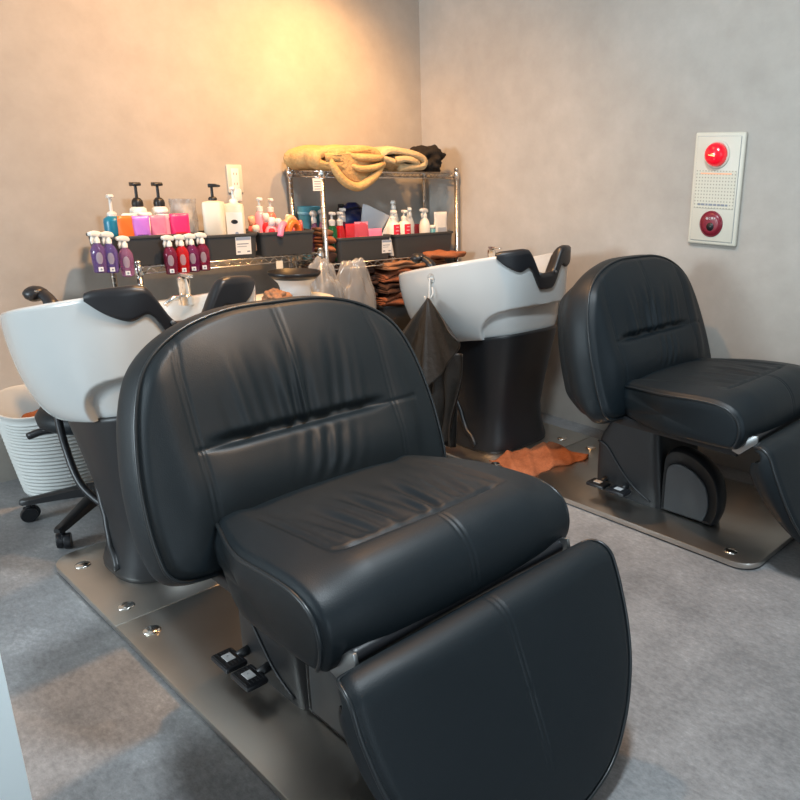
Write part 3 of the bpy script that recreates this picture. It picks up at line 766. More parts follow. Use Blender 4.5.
small('small pink bottle with a white pump, back left of the pink bin', (-3.235, 1.792, sb), 'rose', 'pump', .02, .115)
small('small coral bottle with a white pump, back right of the pair in the pink bin', (-3.235, 1.845, sb), 'coral', 'pump', .02, .112)
small('peach bottle with round cap at the left end of the pink bin', (-3.165, 1.738, sb), 'peach', 'cap', .02, .062, (.1, 0, 0), 'cream', .022)
small('coral bottle lying behind the peach one', (-3.21, 1.752, sb+.02), 'coral', 'cap', .019, .07, (.2, .1, 0), 'peach')
small('rose bottle with white cap near the middle of the pink bin', (-3.165, 1.790, sb+.008), 'rose', 'cap', .020, .075, (-.1, .1, 0))
small('pink bottle with white cap right of centre in the bin', (-3.165, 1.846, sb+.006), 'pink', 'cap', .019, .072, (.12, .1, 0))
small('maroon bottle at the front of the pink bin', (-3.135, 1.772, sb+.0), 'maroon', 'cap', .017, .056, (0, .3, 0), 'crim', .02)
small('rose bottle lying towards the right end of the bin', (-3.16, 1.902, sb+.01), 'rose', 'cap', .020, .066, (.35, .1, 0), 'peach')
small('red bottle with pointed cap at the right end of the bin', (-3.165, 1.962, sb), 'coral', 'cap', .012, .055, (.1, 0, 0), 'coral', .04)
small('crimson bottle with white cap behind the rose one in the bin', (-3.205, 1.815, sb+.022), 'crim', 'cap', .019, .075, (.1, 0, 0))
small('peach bottle with white cap behind the orange tube in the bin', (-3.215, 1.905, sb+.020), 'peach', 'cap', .019, .070, (-.15, 0, 0))
small('pale pink bottle with crimson cap at the back right of the bin', (-3.21, 1.950, sb+.006), 'pink', 'cap', .018, .066, (.1, 0, 0), 'crim')
def curved(label, pts, r, m, name):
    t = obj(name, MB().tube(spline(pts, 26), r, 14).build('tmp', None).data); bpy.data.objects.remove(bpy.data.objects['tmp']); t.data.materials.append(M[m])
    return tag(t, label, 'tube', 'soft tubes in the pink bin')
curved('pale pink tube curling over the front edge of the pink bin', [(-3.092, 1.800, .935), (-3.10, 1.812, .965), (-3.125, 1.838, .985), (-3.15, 1.865, .975), (-3.16, 1.88, .94)], .014, 'pink', 'squeeze_tube')
curved('orange tube bent in an arch beside the pale pink tube', [(-3.13, 1.862, .925), (-3.13, 1.870, .968), (-3.14, 1.898, .990), (-3.15, 1.926, .968), (-3.155, 1.935, .92)], .016, 'orange', 'squeeze_tube')
curved('peach tube arching at the back right of the pink bin', [(-3.19, 1.882, .93), (-3.19, 1.90, .995), (-3.195, 1.93, 1.005), (-3.20, 1.956, .965), (-3.20, 1.965, .925)], .013, 'peach', 'squeeze_tube')
# teal cup and towels between the racks
t = thing('teal_cup', 'pale teal plastic cup standing behind the rack post', 'cup', (-3.33, 2.105, ZM))
for q in t, : pass
MB().lathe([(.042, .0), (.044, .004), (.054, .25), (.055, .253), (.052, .253), (.043, .01), (.0001, .008)], (0, 0, 0), 28).build('cup_body', M['tealpale'], t, angle=50)
MB().lathe([(.0552, .215), (.0562, .217), (.0562, .226), (.0554, .228)], (0, 0, 0), 28).build('rim_band', M['skyblue'], t)
spray_bottle('white spray bottle with pink liquid just left of the front rack post', 'mauve', (-3.250, 2.078, ZM+.002), .1, .135, .018, M['white'], lab=False, group='tall sprayers at the rack post')
def folded(name, label, loc, size, m, layers=4, rz=0, group=None, cat='towel', seed=0, droop=0.):
    """folded towel: a zig-zag of plies with rounded folds facing +x, gently rumpled"""
    r = random.Random(seed); dx, dy, hh = size; ph = hh/layers; pts = []
    for k in range(layers):
        x0, x1 = (-dx/2, dx/2) if k % 2 == 0 else (dx/2, -dx/2)
        z = ph*(k+.5)
        for u in np.linspace(0, 1, 9): pts.append((x0+(x1-x0)*u*1., z))
        if k < layers-1:
            s = 1 if x1 > 0 else -1
            for a in (30, 60, 90, 120, 150): pts.append((x1+s*ph*.55*math.sin(math.radians(a)), z+ph*.5-ph*.5*math.cos(math.radians(a))))
    pts = np.array(pts); d = np.gradient(pts, axis=0); n = np.stack([-d[:, 1], d[:, 0]], 1); n /= np.linalg.norm(n, axis=1)[:, None]
    th = ph*.46
    loop = np.vstack([pts+n*th, (pts-n*th)[::-1]]); rows = []
    a, b, c = r.uniform(0, 6), r.uniform(0, 6), r.uniform(0, 6)
    for u in np.linspace(-.5, .5, 26):
        e = 1-.10*abs(2*u)**6
        y = u*dy
        wav = hh*.13*np.sin(loop[:, 0]*24+y*22+a)+hh*.12*np.sin(y*38+b)+hh*.06*np.sin(y*71+c)
        xx = loop[:, 0]+.010*np.sin(y*33+c+loop[:, 1]*90)
        zz = np.maximum(.0, loop[:, 1]*e+wav*np.clip(loop[:, 1]/hh, 0, 1))-droop*(2*abs(u))**3
        rows.append(np.stack([xx, np.full(len(loop), y), zz], 1))
    mb = MB().grid(np.array(rows), False, True); n_ = len(loop)
    mb.f.append(tuple(range(n_))[::-1]); mb.f.append(tuple(25*n_+k for k in range(n_)))
    o = mb.build(name, M[m]); o.location = loc; o.rotation_euler = (0, 0, rz)
    return tag(o, label, cat, group)
TW = 'folded brown towels on the racks'
z = ZM
for k, (m, lb, h) in enumerate((('darkbrown', 'dark brown folded towel, lowest of the small pile left of the rack post', .05), ('rust', 'rust folded towel, second from the bottom of the small pile left of the rack post', .036), ('brown', 'brown folded towel, second from the top of the small pile left of the rack post', .036), ('tan', 'tan folded towel on top of the small pile left of the rack post', .03))):
    folded('folded_towel', lb, (-3.170, 2.070, z), (.085, .050, h), m, 2, .03*(-1)**k, TW, seed=70+k); z += h+.002
# right rack, first bin
rz_ = ZM+.006
def liquid_pump(label, y, x, m, h=.13, r=.019):
    t = thing('foam_bottle', label, 'pump bottle', (x, y, rz_), 0, 'clear pump bottles in the rack bin')
    MB().lathe([(r*.93, 0), (r, .003), (r, h*.88), (r*.7, h*.97), (.010, h)], (0, 0, 0), 18).build('bottle', M[m], t)
    mb = MB().lathe([(.0115, h), (.0135, h+.018), (.008, h+.022), (.0045, h+.024), (.0045, h+.040)], (0, 0, 0), 14); mb.box(-.010, .018, -.009, .009, h+.038, h+.050, .004); mb.build('pump', M['frost'], t, angle=45)
liquid_pump('pump bottle of green liquid at the left of the rack bin', 2.112, -3.15, 'greenl')
liquid_pump('pump bottle of red liquid beside the green one', 2.155, -3.15, 'redl')
liquid_pump('pump bottle of dark red liquid behind the pink refill bag', 2.205, -3.20, 'wine', .14)
spray_bottle('clear pink spray bottle behind the rack post', 'rose', (-3.26, 2.13, rz_), .1, .135, .018, M['frost'], lab=False, group='tall sprayers at the rack post')
pouch('crimson refill bag standing behind the pink label bag', (-3.142, 2.205, rz_), .060, .148, 'crim', 0, .05, 'pink refill bags in the rack bin')
pouch('big pink refill bag with a pale top band in the rack bin', (-3.135, 2.262, rz_), .082, .155, 'pinkl', 0, .05, 'pink refill bags in the rack bin', band='coral', seal='rose')
pouch('small bright pink bag between the refill bag and the folded paper', (-3.128, 2.338, rz_), .075, .125, 'pink', -.1, .08, 'pink refill bags in the rack bin')
pump_bottle('white bottle with a black cap above the pink bags', 'frost', (-3.25, 2.235, rz_), .020, .225, pump='black', ph=.035, long=False)
t = thing('sheet_stack', 'grey and white folded paper sheet leaning in the rack bin', 'paper', (-3.16, 2.36, rz_))
MB().prism([(-.070, .120), (-.045, .262), (-.015, .255), (.115, .200), (.03, .095)], 0, -.022, -.012, .002).build('grey_sheet', M['greyb'], t, angle=40)
MB().prism([(-.01, .01), (.112, .200), (.085, .10), (.075, .01)], 0, -.008, .000, .002).build('white_sheet', M['white'], t, angle=40)
t = thing('toiletry_bag', 'navy blue zip bag standing behind the grey paper', 'bag', (-3.27, 2.315, rz_))
mb = MB(); rows = []
for k, zz in enumerate(np.linspace(0, .265, 18)):
    f = math.sqrt(max(.02, 1-(max(0, zz-.12)/.15)**2)); rows.append([((.045*f+.004*math.sin(a*4+zz*50))*math.cos(a), (.085*f+.004*math.sin(a*5))*math.sin(a), zz) for a in np.linspace(0, 2*PI, 36, False)])
mb.grid(np.array(rows), False, True); mb.f.append(tuple(range(36))[::-1]); mb.f.append(tuple(17*36+k for k in range(36)))
mb.build('bag_body', M['navy'], t)
MB().tube([(.030, -.06, .232), (.040, 0, .243), (.030, .06, .232)], .003, 6).build('zip', M['black'], t)
# right rack, second bin
for y, lb in ((2.478, 'white pump bottle with red label, left of the matching pair'), (2.548, 'white pump bottle with red label, right of the matching pair')):
    t = thing('red_label_bottle', lb, 'pump bottle', (-3.15, y, rz_), 0, 'red labelled pump bottles')
    MB().lathe([(.030, 0), (.032, .004), (.032, .125), (.026, .148), (.012, .155)], (0, 0, 0), 24).build('bottle', M['white'], t)
    a = np.linspace(-.62, .62, 9)
    MB().grid(np.array([[(.0326*math.cos(q), .0326*math.sin(q), zz) for q in a] for zz in (.07, .142)])).build('red_label', M['redp'], t, fix=False)
    mb = MB()
    for zz, w_ in ((.128, .25), (.112, .32), (.096, .2), (.086, .28)): mb.grid(np.array([[(.0332*math.cos(q), .0332*math.sin(q), zz+dz) for q in np.linspace(-w_, w_, 5)] for dz in (0, .005)]))
    mb.build('label_print', M['rose'], t, fix=False)
    mb = MB().lathe([(.013, .152), (.015, .172), (.009, .176), (.005, .178), (.005, .192)], (0, 0, 0), 14); mb.box(-.012, .020, -.010, .010, .190, .204, .004); mb.build('pump', M['white'], t, angle=45)
spray_bottle('tall white sprayer behind the two red labelled bottles', 'white', (-3.25, 2.56, rz_), .2, .205, .022, M['white'], lab=False, group='white sprayers in the right bin')
spray_bottle('white sprayer with round head right of the red labelled bottles', 'frost', (-3.20, 2.625, rz_), .4, .175, .022, M['white'], lab=False, group='white sprayers in the right bin')
spray_bottle('white sprayer standing left of the teal bottle', 'white', (-3.16, 2.695, rz_), -.3, .17, .024, M['white'], lab=False, group='white sprayers in the right bin')
jar('narrow teal bottle between the sprayer and the white pouch', (-3.155, 2.745, rz_), .016, .125, 'tealpale', 'white', 'slim_bottle', 'bottle')
pouch('white refill pouch with pale print at the right end of the bin', (-3.16, 2.800, rz_), .085, .19, 'white', 0, .05, 'white pouches in the right bin', band='greyb')
pouch('dark maroon pouch leaning behind the red labelled bottles', (-3.20, 2.655, rz_), .05, .135, 'maroon', .2, .1, 'white pouches in the right bin')

for ob in list(C.objects):
    g = ob.get('group'); ob_sc = {'clear pump bottles in the rack bin': (1.2, 1.2, 1.28), 'pink refill bags in the rack bin': (1, 1.05, 1.17), 'red labelled pump bottles': (1.05, 1.1, 1.12), 'white pouches in the right bin': (1, 1.1, 1.12), 'white sprayers in the right bin': (1.2, 1.2, 1.08), 'tall sprayers at the rack post': (1.1, 1.1, 1.3)}.get(g)
    if ob_sc: ob.scale = ob_sc
# ------------------------------------------------------------------ blankets on the top shelf
def swirl(name, label, y0, z0, path, th, m, x0, x1, lobe, group):
    """thick folded blanket, cross-section path in (y,z), folds running front to back"""
    p = spline(path, 90); d = np.gradient(p, axis=0); n = np.stack([-d[:, 1], d[:, 0]], 1); n /= np.linalg.norm(n, axis=1)[:, None]
    L = np.linspace(0, 1, 90)
    loop = np.vstack([p+n*th, (p-n*th)[::-1]]); lp = np.concatenate([L, L[::-1]]); rows = []
    for u in np.linspace(0, 1, 40):
        e = 1-.30*max(0, (abs(2*u-1)-.9)/.1)**2
        q = p[None]*0; loop2 = np.vstack([p+n*th*e, (p-n*th*e)[::-1]])
        x = x0+(x1-x0)*u
        bul = .006*np.sin(u*9+lp*14)+.004*np.sin(u*17-lp*23)
        xx = np.full(len(loop2), x)+.012*np.sin(lp*9+1)*(u > .5)
        rows.append(np.stack([xx, y0+loop2[:, 0]+bul, z0+np.maximum(loop2[:, 1]+bul*.6, -.5)], 1))
    mb = MB().grid(np.array(rows), False, True); k = len(rows[0])
    mb.f.append(tuple(range(k))[::-1]); mb.f.append(tuple(39*k+i for i in range(k)))
    o = mb.build(name, M[m]); return tag(o, label, 'blanket', group)
zt = Z_TOP+.004
bA = swirl('folded_blanket', 'ochre knitted blanket at the left of the rack top, end drooping over the front', 1.995, zt,
      [(.055, .056), (.18, .058), (.30, .057), (.355, .062), (.365, .074), (.33, .088), (.22, .093), (.11, .088), (.035, .070), (.020, .045), (.05, .024), (.14, .021), (.26, .021), (.36, .024), (.392, .034), (.385, .046)], .0195, 'ochre', XR+.02, XF+.020, 0, 'knitted blankets on the rack')
rows = []
for u in np.linspace(0, 1, 26):      # front corner of the ochre blanket sagging below the shelf edge
    w = .120*math.sqrt(max(.004, 1-u**2.0)); yc = 2.205+.015*u
    rows.append([(XF+.016+.022*math.cos(a)*(1-.35*u)+.003*math.sin(a*3+u*5), yc+w*math.sin(a), zt+.080-u*.130) for a in np.linspace(0, 2*PI, 44, False)])
mb = MB().grid(np.array(rows), False, True); mb.f.append(tuple(range(44))); mb.f.append(tuple(25*44+k for k in range(44)))
mb.build('hanging_flap', M['ochre'], bA)
for nm, pth, r0 in (('rolled_edge', [(.005, 2.075, .07), (.026, 2.085, .02), (.036, 2.135, -.045), (.040, 2.205, -.072), (.038, 2.275, -.045), (.034, 2.335, -.005), (.020, 2.365, .03)], .021),
                    ('inner_fold', [(.020, 2.175, .030), (.042, 2.215, .012), (.046, 2.275, .012), (.040, 2.34, .026), (.014, 2.375, .040)], .016),
                    ('inner_fold', [(.014, 2.165, .078), (.034, 2.21, .062), (.040, 2.28, .060), (.034, 2.345, .062), (.008, 2.380, .066)], .017)):
    MB().tube([(XF+p[0], p[1], zt+p[2]) for p in spline(pth, 40)], [r0*(.55+.45*math.sin(PI*q)**.5) for q in np.linspace(0, 1, 40)], 14).build(nm, M['ochre'], bA)
swirl('folded_blanket', 'pale beige knitted blanket right of the ochre one on the rack top', 2.37, zt,
      [(.085, .052), (.16, .060), (.215, .052), (.232, .040), (.215, .028), (.15, .026), (.07, .044), (.02, .062), (.03, .088), (.08, .100), (.16, .094), (.23, .078), (.268, .056), (.262, .030), (.23, .018), (.12, .017)], .0155, 'beige', XR+.02, XF+.020, 0, 'knitted blankets on the rack')
def crumple(name, label, loc, size, m, seed, cat, group=None, n=26, amp=.25, flat=.0, rz=0):
    r = np.random.default_rng(seed); F = r.normal(size=(10, 3))*3.2; ph = r.uniform(0, 6, 10); rows = []
    for v in np.linspace(0.02, PI-.02, n):
        row = []
        for a in np.linspace(0, 2*PI, n*2, False):
            p = np.array([math.sin(v)*math.cos(a), math.sin(v)*math.sin(a), math.cos(v)])
            k = 1+amp*sum(abs(math.sin(F[i]@p+ph[i]))-.6 for i in range(10))/4
            q = p*k*np.array(size)/2; q[2] = max(q[2]+size[2]*.42, 0)
            row.append(q)
        rows.append(row)
    mb = MB().grid(np.array(rows), False, True); k = 2*n
    mb.f.append(tuple(range(k))); mb.f.append(tuple((n-1)*k+i for i in range(k)))
    o = mb.build(name, M[m], angle=None); o.location = loc; o.rotation_euler = (0, 0, rz)
    return tag(o, label, cat, group)
crumple('crumpled_cloth', 'black crumpled cloth at the right end of the rack top', (-3.20, 2.735, zt), (.20, .18, .14), 'blackcloth', 5, 'cloth', amp=.6)

# ------------------------------------------------------------------ towels and bags on the lower shelves
zl = Z_LOW+.0036
lab_dark = ['lowest dark brown towel of the stack behind the plastic bags', 'second dark brown towel from the bottom of the stack behind the plastic bags', 'third dark brown towel in the stack behind the plastic bags', 'fourth dark brown towel in the stack behind the plastic bags', 'fifth dark brown towel, second from the top of the stack behind the plastic bags', 'topmost dark brown towel of the stack behind the plastic bags']
zz = zl
for k in range(6):
    h = .057; folded('folded_towel', lab_dark[k], (-3.245+.006*(-1)**k, 2.205, zz), (.20, .285, h), 'darkbrown', 4, .04*(-1)**k, TW, seed=k); zz += h+.006
lb = ['lowest brown towel rising from the dark bottom bin', 'second brown towel from the bottom above the dark bin', 'rumpled rust towel midway up the heap above the dark bin', 'brown towel second from the top of the heap above the dark bin', 'tan towel on top of the heap under the middle shelf']
zz = zl+.012
for k, (h, m) in enumerate(((.125, 'brown'), (.060, 'brown'), (.050, 'darkbrown'), (.058, 'brown'), (.040, 'tan'))):
    folded('folded_towel', lb[k], (-3.215, 2.54 if k < 3 else 2.57, zz), (.17 if k == 0 else .25, .25 if k == 0 else .33+.02*k, h), m, 4 if k else 8, .05*(-1)**k, TW, seed=20+k); zz += h+.006
zz0 = zz
folded('folded_towel', 'rust towel draped at the right end under the middle shelf, above the far basin rim', (-3.13, 2.745, zz0-.004), (.22, .22, .034), 'rust', 2, -.15, TW, seed=41)
def bag(label, loc, w, h, d, seed):
    r = np.random.default_rng(seed); rows = []; f = r.uniform(3, 9, 6); p = r.uniform(0, 6, 6)
    for v in np.linspace(0, 1, 34):
        row = []
        for a in np.linspace(0, 2*PI, 60, False):
            top = math.sqrt(max(.02, 1-max(0, (v-.55)/.46)**2.4))
            cr = 1+.07*sum(abs(math.sin(f[i]*a*.5*2//1*0+round(f[i])*a+p[i]+v*f[i]*2.2))-.6 for i in range(6))/2
            row.append((d/2*math.cos(a)*cr*(1-.6*sst(.6, 1, v)), w/2*math.copysign(abs(math.sin(a))**.8, math.sin(a))*top*cr, v*h))
        rows.append(row)
    mb = MB().grid(np.array(rows), False, True); mb.f.append(tuple(range(60))); mb.f.append(tuple(33*60+i for i in range(60)))
    o = mb.build('plastic_bag', M['film']); o.location = loc; return tag(o, label, 'plastic bag', 'clear plastic bags under the racks')
crumple('plastic_bag', 'crumpled clear plastic bag left of the rack post, behind the cream container', (-3.015, 1.950, .36), (.12, .20, .50), 'film', 3, 'plastic bag', 'clear plastic bags under the racks', n=40, amp=.30)
crumple('plastic_bag', 'tall clear plastic bag right of the rack post, before the dark towels', (-3.03, 2.140, .36), (.11, .22, .49), 'film', 11, 'plastic bag', 'clear plastic bags under the racks', n=40, amp=.26)
t = thing('tray', 'black shallow tray sticking out below the dark bin', 'tray', (-2.98, 2.46, .335))
MB().prism([(-.10, .0), (.10, .0), (.125, .055), (.115, .055), (.095, .008), (-.095, .008), (-.115, .055), (-.125, .055)], 0, -.10, .10, .002).build('tray_body', M['black'], t, angle=40)
MB().box(-.108, -.098, -.12, .12, .0, .055, .002).build('tray_wall', M['black'], t, angle=40)
t = thing('wooden_box', 'light wooden box below the black tray, half hidden by the cape', 'box', (-2.98, 2.46, .0))
MB().box(-.10, .10, -.15, .15, .012, .330, .004).build('box_body', M['wood'], t, angle=40)
MB().box(-.105, .105, -.155, .155, .0, .012, .003).build('box_plinth', M['wood'], t, angle=40)
# cream drum with a mixing bowl and a crumpled towel
t = thing('container', 'cream round container behind the nearer basin, grey bowl on its lid', 'container', (-2.92, 1.725, 0))
MB().lathe([(.17, 0), (.175, .006), (.185, .64), (.175, .645)], (0, 0, 0), 40).build('drum', M['cream'], t, angle=50)
MB().lathe([(.15, .63), (.195, .640), (.197, .675), (.185, .690), (.12, .697), (.0001, .699)], (0, 0, 0), 40).build('lid', M['cream'], t, angle=50)
t = thing('mixing_bowl', 'grey bowl with black inside on the cream container', 'bowl', (-2.905, 1.745, .703)); t.rotation_euler = (0, 0, .3); t.scale = (.86, .86, 1.05)
MB().lathe([(.072, 0), (.075, .003), (.074, .030), (.082, .052), (.105, .070)], (0, 0, 0), 36).build('bowl_base', M['silver'], t, angle=60)
MB().lathe([(.102, .068), (.124, .084), (.128, .094), (.125, .098), (.117, .092), (.095, .074), (.06, .066), (.0001, .064)], (0, 0, 0), 36).build('bowl_rim', M['black'], t, angle=60)
crumple('crumpled_towel', 'small tan crumpled towel beside the grey bowl on the cream container', (-2.80, 1.595, .690), (.11, .09, .065), 'tan', 8, 'towel', amp=.6)

# ------------------------------------------------------------------ wall fittings
t = thing('wall_outlet', 'ivory wall outlet above the cream pump bottles', 'outlet', (WX, 1.780, 1.173))
pl = MB().box(.0, .009, -.037, .037, -.062, .062, .004).build('cover_plate', M['ivory'], t, angle=40)
MB().box(.009, .0105, -.018, .018, -.046, .046, .001).build('socket_insert', M['white'], t, angle=40)
mb = MB()
for z in (.022, -.022):
    for y in (-.0065, .0065): mb.box(.0104, .0112, y-.001, y+.001, z-.005, z+.005)
mb.build('socket_slots', M['seam'], t, smooth=False)
t = thing('plug_adapter', 'white plug hanging from the lower socket of the wall outlet', 'plug', (WX+.012, 1.772, 1.118))
MB().box(0, .030, -.018, .018, -.045, .012, .007).build('plug_body', M['white'], t, angle=40)
MB().tube(spline([(.014, 0, -.044), (.016, .004, -.075), (.010, .004, -.11), (.004, .0, -.16)], 16), .004, 8).build('cord', M['white'], t)

pc = (-1.562, 1.180)
t = thing('alarm_panel', 'ivory fire alarm panel with red lamp on the right wall', 'alarm panel', (pc[0], WY, pc[1]))
MB().box(-.112, .112, -.018, .0, -.223, .223, .008, 3).build('frame', M['ivory'], t, angle=40)
f = MB().box(-.096, .096, -.0225, -.016, -.207, .207, .003).build('face_plate', M['ivory'], t, angle=40)
MB().box(-.097, .097, -.019, -.0178, -.208, .208).build('reveal_line', M['labelink'], f, smooth=False)
rot = Matrix.Rotation(PI/2, 4, 'X')
MB().lathe([(.056, 0), (.056, .004), (.050, .007), (.047, .004)], (0, 0, 0), 40).xf(Matrix.Translation((-.003, -.022, .137)) @ rot).build('lamp_ring', M['ivory'], t)
ln_ = MB().lathe([(.046, 0), (.046, .016), (.042, .028), (.032, .038), (.016, .0435), (.0001, .045)], (0, 0, 0), 40).xf(Matrix.Translation((-.003, -.024, .137)) @ rot).build('red_lamp', M['redlamp'], t)
MB().tube([(.006, -.0705, .139), (-.018, -.068, .134), (.010, -.0695, .130)], .0013, 6).build('filament', M['filament'], ln_)
MB().box(-.090, .090, -.0245, -.022, -.075, .075, .001).build('speaker_grille', M['speaker'], t, smooth=False)
mb = MB()
xs = -.072
for k, w_ in enumerate((.012, .016, .010, .018, .014, .012, .016, .010)):
    mb.box(xs, xs+w_, -.0252, -.0240, -.064, -.056); xs += w_+.004
mb.build('caption_print', M['labelink'], t, smooth=False)
MB().box(-.070, .070, -.0250, -.0240, .060, .066).build('caption_line', M['peach'], t, smooth=False)
MB().lathe([(.053, 0), (.053, .003), (.050, .006), (.048, .004)], (0, 0, 0), 40).xf(Matrix.Translation((-.003, -.022, -.137)) @ rot).build('button_ring', M['maroon'], t)
pb = MB().lathe([(.048, .0), (.047, .005), (.030, .007), (.0001, .0075)], (0, 0, 0), 40).xf(Matrix.Translation((-.003, -.023, -.137)) @ rot).build('push_cover', M['maroon'], t)
MB().lathe([(.017, 0), (.016, .003), (.0001, .0035)], (0, 0, 0), 28).xf(Matrix.Translation((-.003, -.0295, -.148)) @ rot).build('push_button', M['black'], pb)
cu = bpy.data.curves.new('txt', 'FONT'); cu.body = '\u5f37\u304f\u62bc\u3059'; cu.size = .0115; cu.align_x = 'CENTER'; cu.extrude = .0004
to = bpy.data.objects.new('txt', cu); C.objects.link(to); bpy.context.view_layer.update()
tm = bpy.data.meshes.new_from_object(to.evaluated_get(bpy.context.evaluated_depsgraph_get())); bpy.data.objects.remove(to)
tm.transform(Matrix.Translation((-.003, -.0306, -.119)) @ rot)
obj('push_lettering', tm, M['labelw'], pb, smooth=False)

# ------------------------------------------------------------------ stool, towel basket
SX, SY = -2.815, .872
t = thing('salon_stool', 'black five-legged stool on casters tucked under the nearer basin', 'stool', (SX, SY, 0))
for k in range(5):
    a = math.radians(-90-36+72*k) + math.radians(2)
    c, s = math.cos(a), math.sin(a)
    def R(r, w, z): return (r*c-w*s, r*s+w*c, z)
    rows = []
    for r, w, z0, z1 in ((.02, .026, .085, .125), (.10, .023, .083, .118), (.18, .019, .074, .102), (.25, .017, .066, .088), (.278, .016, .064, .084), (.288, .010, .067, .081)):
        rows.append([R(r, -w, z0), R(r, -w, z1-.006), R(r, -w*.6, z1), R(r, w*.6, z1), R(r, w, z1-.006), R(r, w, z0)])
    mb = MB().grid(np.array(rows), False, True); mb.f.append(tuple(range(6))); mb.f.append(tuple(5*6+q for q in range(6)))
    lg = mb.build('leg', M['blackshell'], t, angle=40)
    mb = MB()
    for w in (-.013, .013):
        mm = Matrix.Translation(R(.262, w, .027)) @ Matrix.Rotation(a+.5, 4, 'Z') @ Matrix.Rotation(PI/2, 4, 'X')
        q = MB().lathe([(.018, -.010), (.0255, -.010), (.027, -.006), (.027, .006), (.0255, .010), (.018, .010)], (0, 0, 0), 24).xf(mm); mb.add(q.v, q.f)
    q = MB().box(-.020, .020, -.004, .004, .028, .056, .003).xf(Matrix.Translation(R(.262, 0, 0)) @ Matrix.Rotation(a+.5, 4, 'Z')); mb.add(q.v, q.f)
    mb.tube([R(.262, 0, .05), R(.266, 0, .072)], .008, 8)
    mb.build('caster', M['rubber'], lg, angle=40)
MB().lathe([(.030, .075), (.034, .09), (.034, .135), (.022, .145), (.022, .30), (.014, .302), (.014, .36)], (0, 0, 0), 20).build('gas_column', M['black'], t, angle=40)
sp_ = MB().lathe([(.05, .352), (.155, .362), (.178, .378), (.182, .405), (.165, .428), (.10, .436), (.0001, .438)], (0, 0, 0), 40).build('seat', M['leather'], t)
MB().tube(spline([(-.03, -.06, .350), (-.05, -.12, .345), (-.062, -.155, .345), (-.085, -.195, .330)], 14), [.008]*6+[.013]*8, 10).build('height_lever', M['rubber'], t)

BKX, BKY = -3.198, .865
t = thing('towel_basket', 'white ribbed basket of used towels beside the left wall', 'basket', (BKX, BKY, 0))
rows = []
H_ = .372
prof = [(.135, .0), (.143, .004)]
for k in range(22):
    z = .02+k*.0150; r = .143+.052*(z/H_)**.9; prof += [(r+.0045, z), (r, z+.0075)]
prof += [(.197, H_-.012), (.201, H_-.008), (.201, H_-.002), (.196, H_), (.190, H_-.006), (.145, .012), (.0001, .010)]
for r, z in prof:
    lift = lambda a: .022*math.cos(2*(a-.6))*sst(.2, H_, z)
    rows.append([(r*math.cos(a)*1.0, r*math.sin(a)*1.08, z+float(lift(a))) for a in np.linspace(0, 2*PI, 72, False)])
mb = MB().grid(np.array(rows), False, True); mb.f.append(tuple(range(72))[::-1])
mb.build('basket_shell', M['basket'], t, angle=60)
crumple('used_towel', 'rust used towel crumpled inside the white basket, left one', (BKX-.0, BKY-.065, .20), (.17, .15, .13), 'rust', 12, 'towel', 'used towels in the basket', amp=.5)
crumple('used_towel', 'brown used towel crumpled inside the white basket, right one', (BKX+.03, BKY+.075, .19), (.17, .15, .15), 'brown', 14, 'towel', 'used towels in the basket', amp=.5)

# ------------------------------------------------------------------ towel on the far plate
mb = MB(); rows = []
r = np.random.default_rng(4)
U = np.linspace(0, 1, 46); V = np.linspace(0, 1, 60)
pts_ = []
for v in V:
    row = []
    for u in U:
        x = -.125+.25*u+.010*math.sin(v*9+1)+.006*math.sin(v*23); y = -.185+.37*v+.010*math.sin(u*8)
        s = y+.35*x
        hgt = .006+.014*abs(math.sin(s*17+.6))**5+.010*abs(math.sin(s*29+x*9))**8+.004*math.sin(x*40+y*13)**2
        e = min(u, 1-u, v, 1-v); hgt *= .35+.65*min(1, e*14)
        row.append((x, y, hgt))
    pts_.append(row)
pts_ = np.array(pts_); low = pts_.copy(); low[..., 2] = .0008
mb.grid(pts_)
mb.grid(low)
a_ = lambda i, j: i*46+j
bo_ = [a_(0, j) for j in range(46)]+[a_(i, 45) for i in range(1, 60)]+[a_(59, j) for j in range(44, -1, -1)]+[a_(i, 0) for i in range(58, 0, -1)]
for k in range(len(bo_)): p, q = bo_[k], bo_[(k+1) % len(bo_)]; mb.f.append((p, q, q+46*60, p+46*60))
o = mb.build('floor_towel', M['rust'], None); o.location = (-2.005, 2.335, .0262); o.rotation_euler = (0, 0, -.12)
tag(o, 'rust towel lying crumpled on the far steel plate by the pedestal', 'towel')

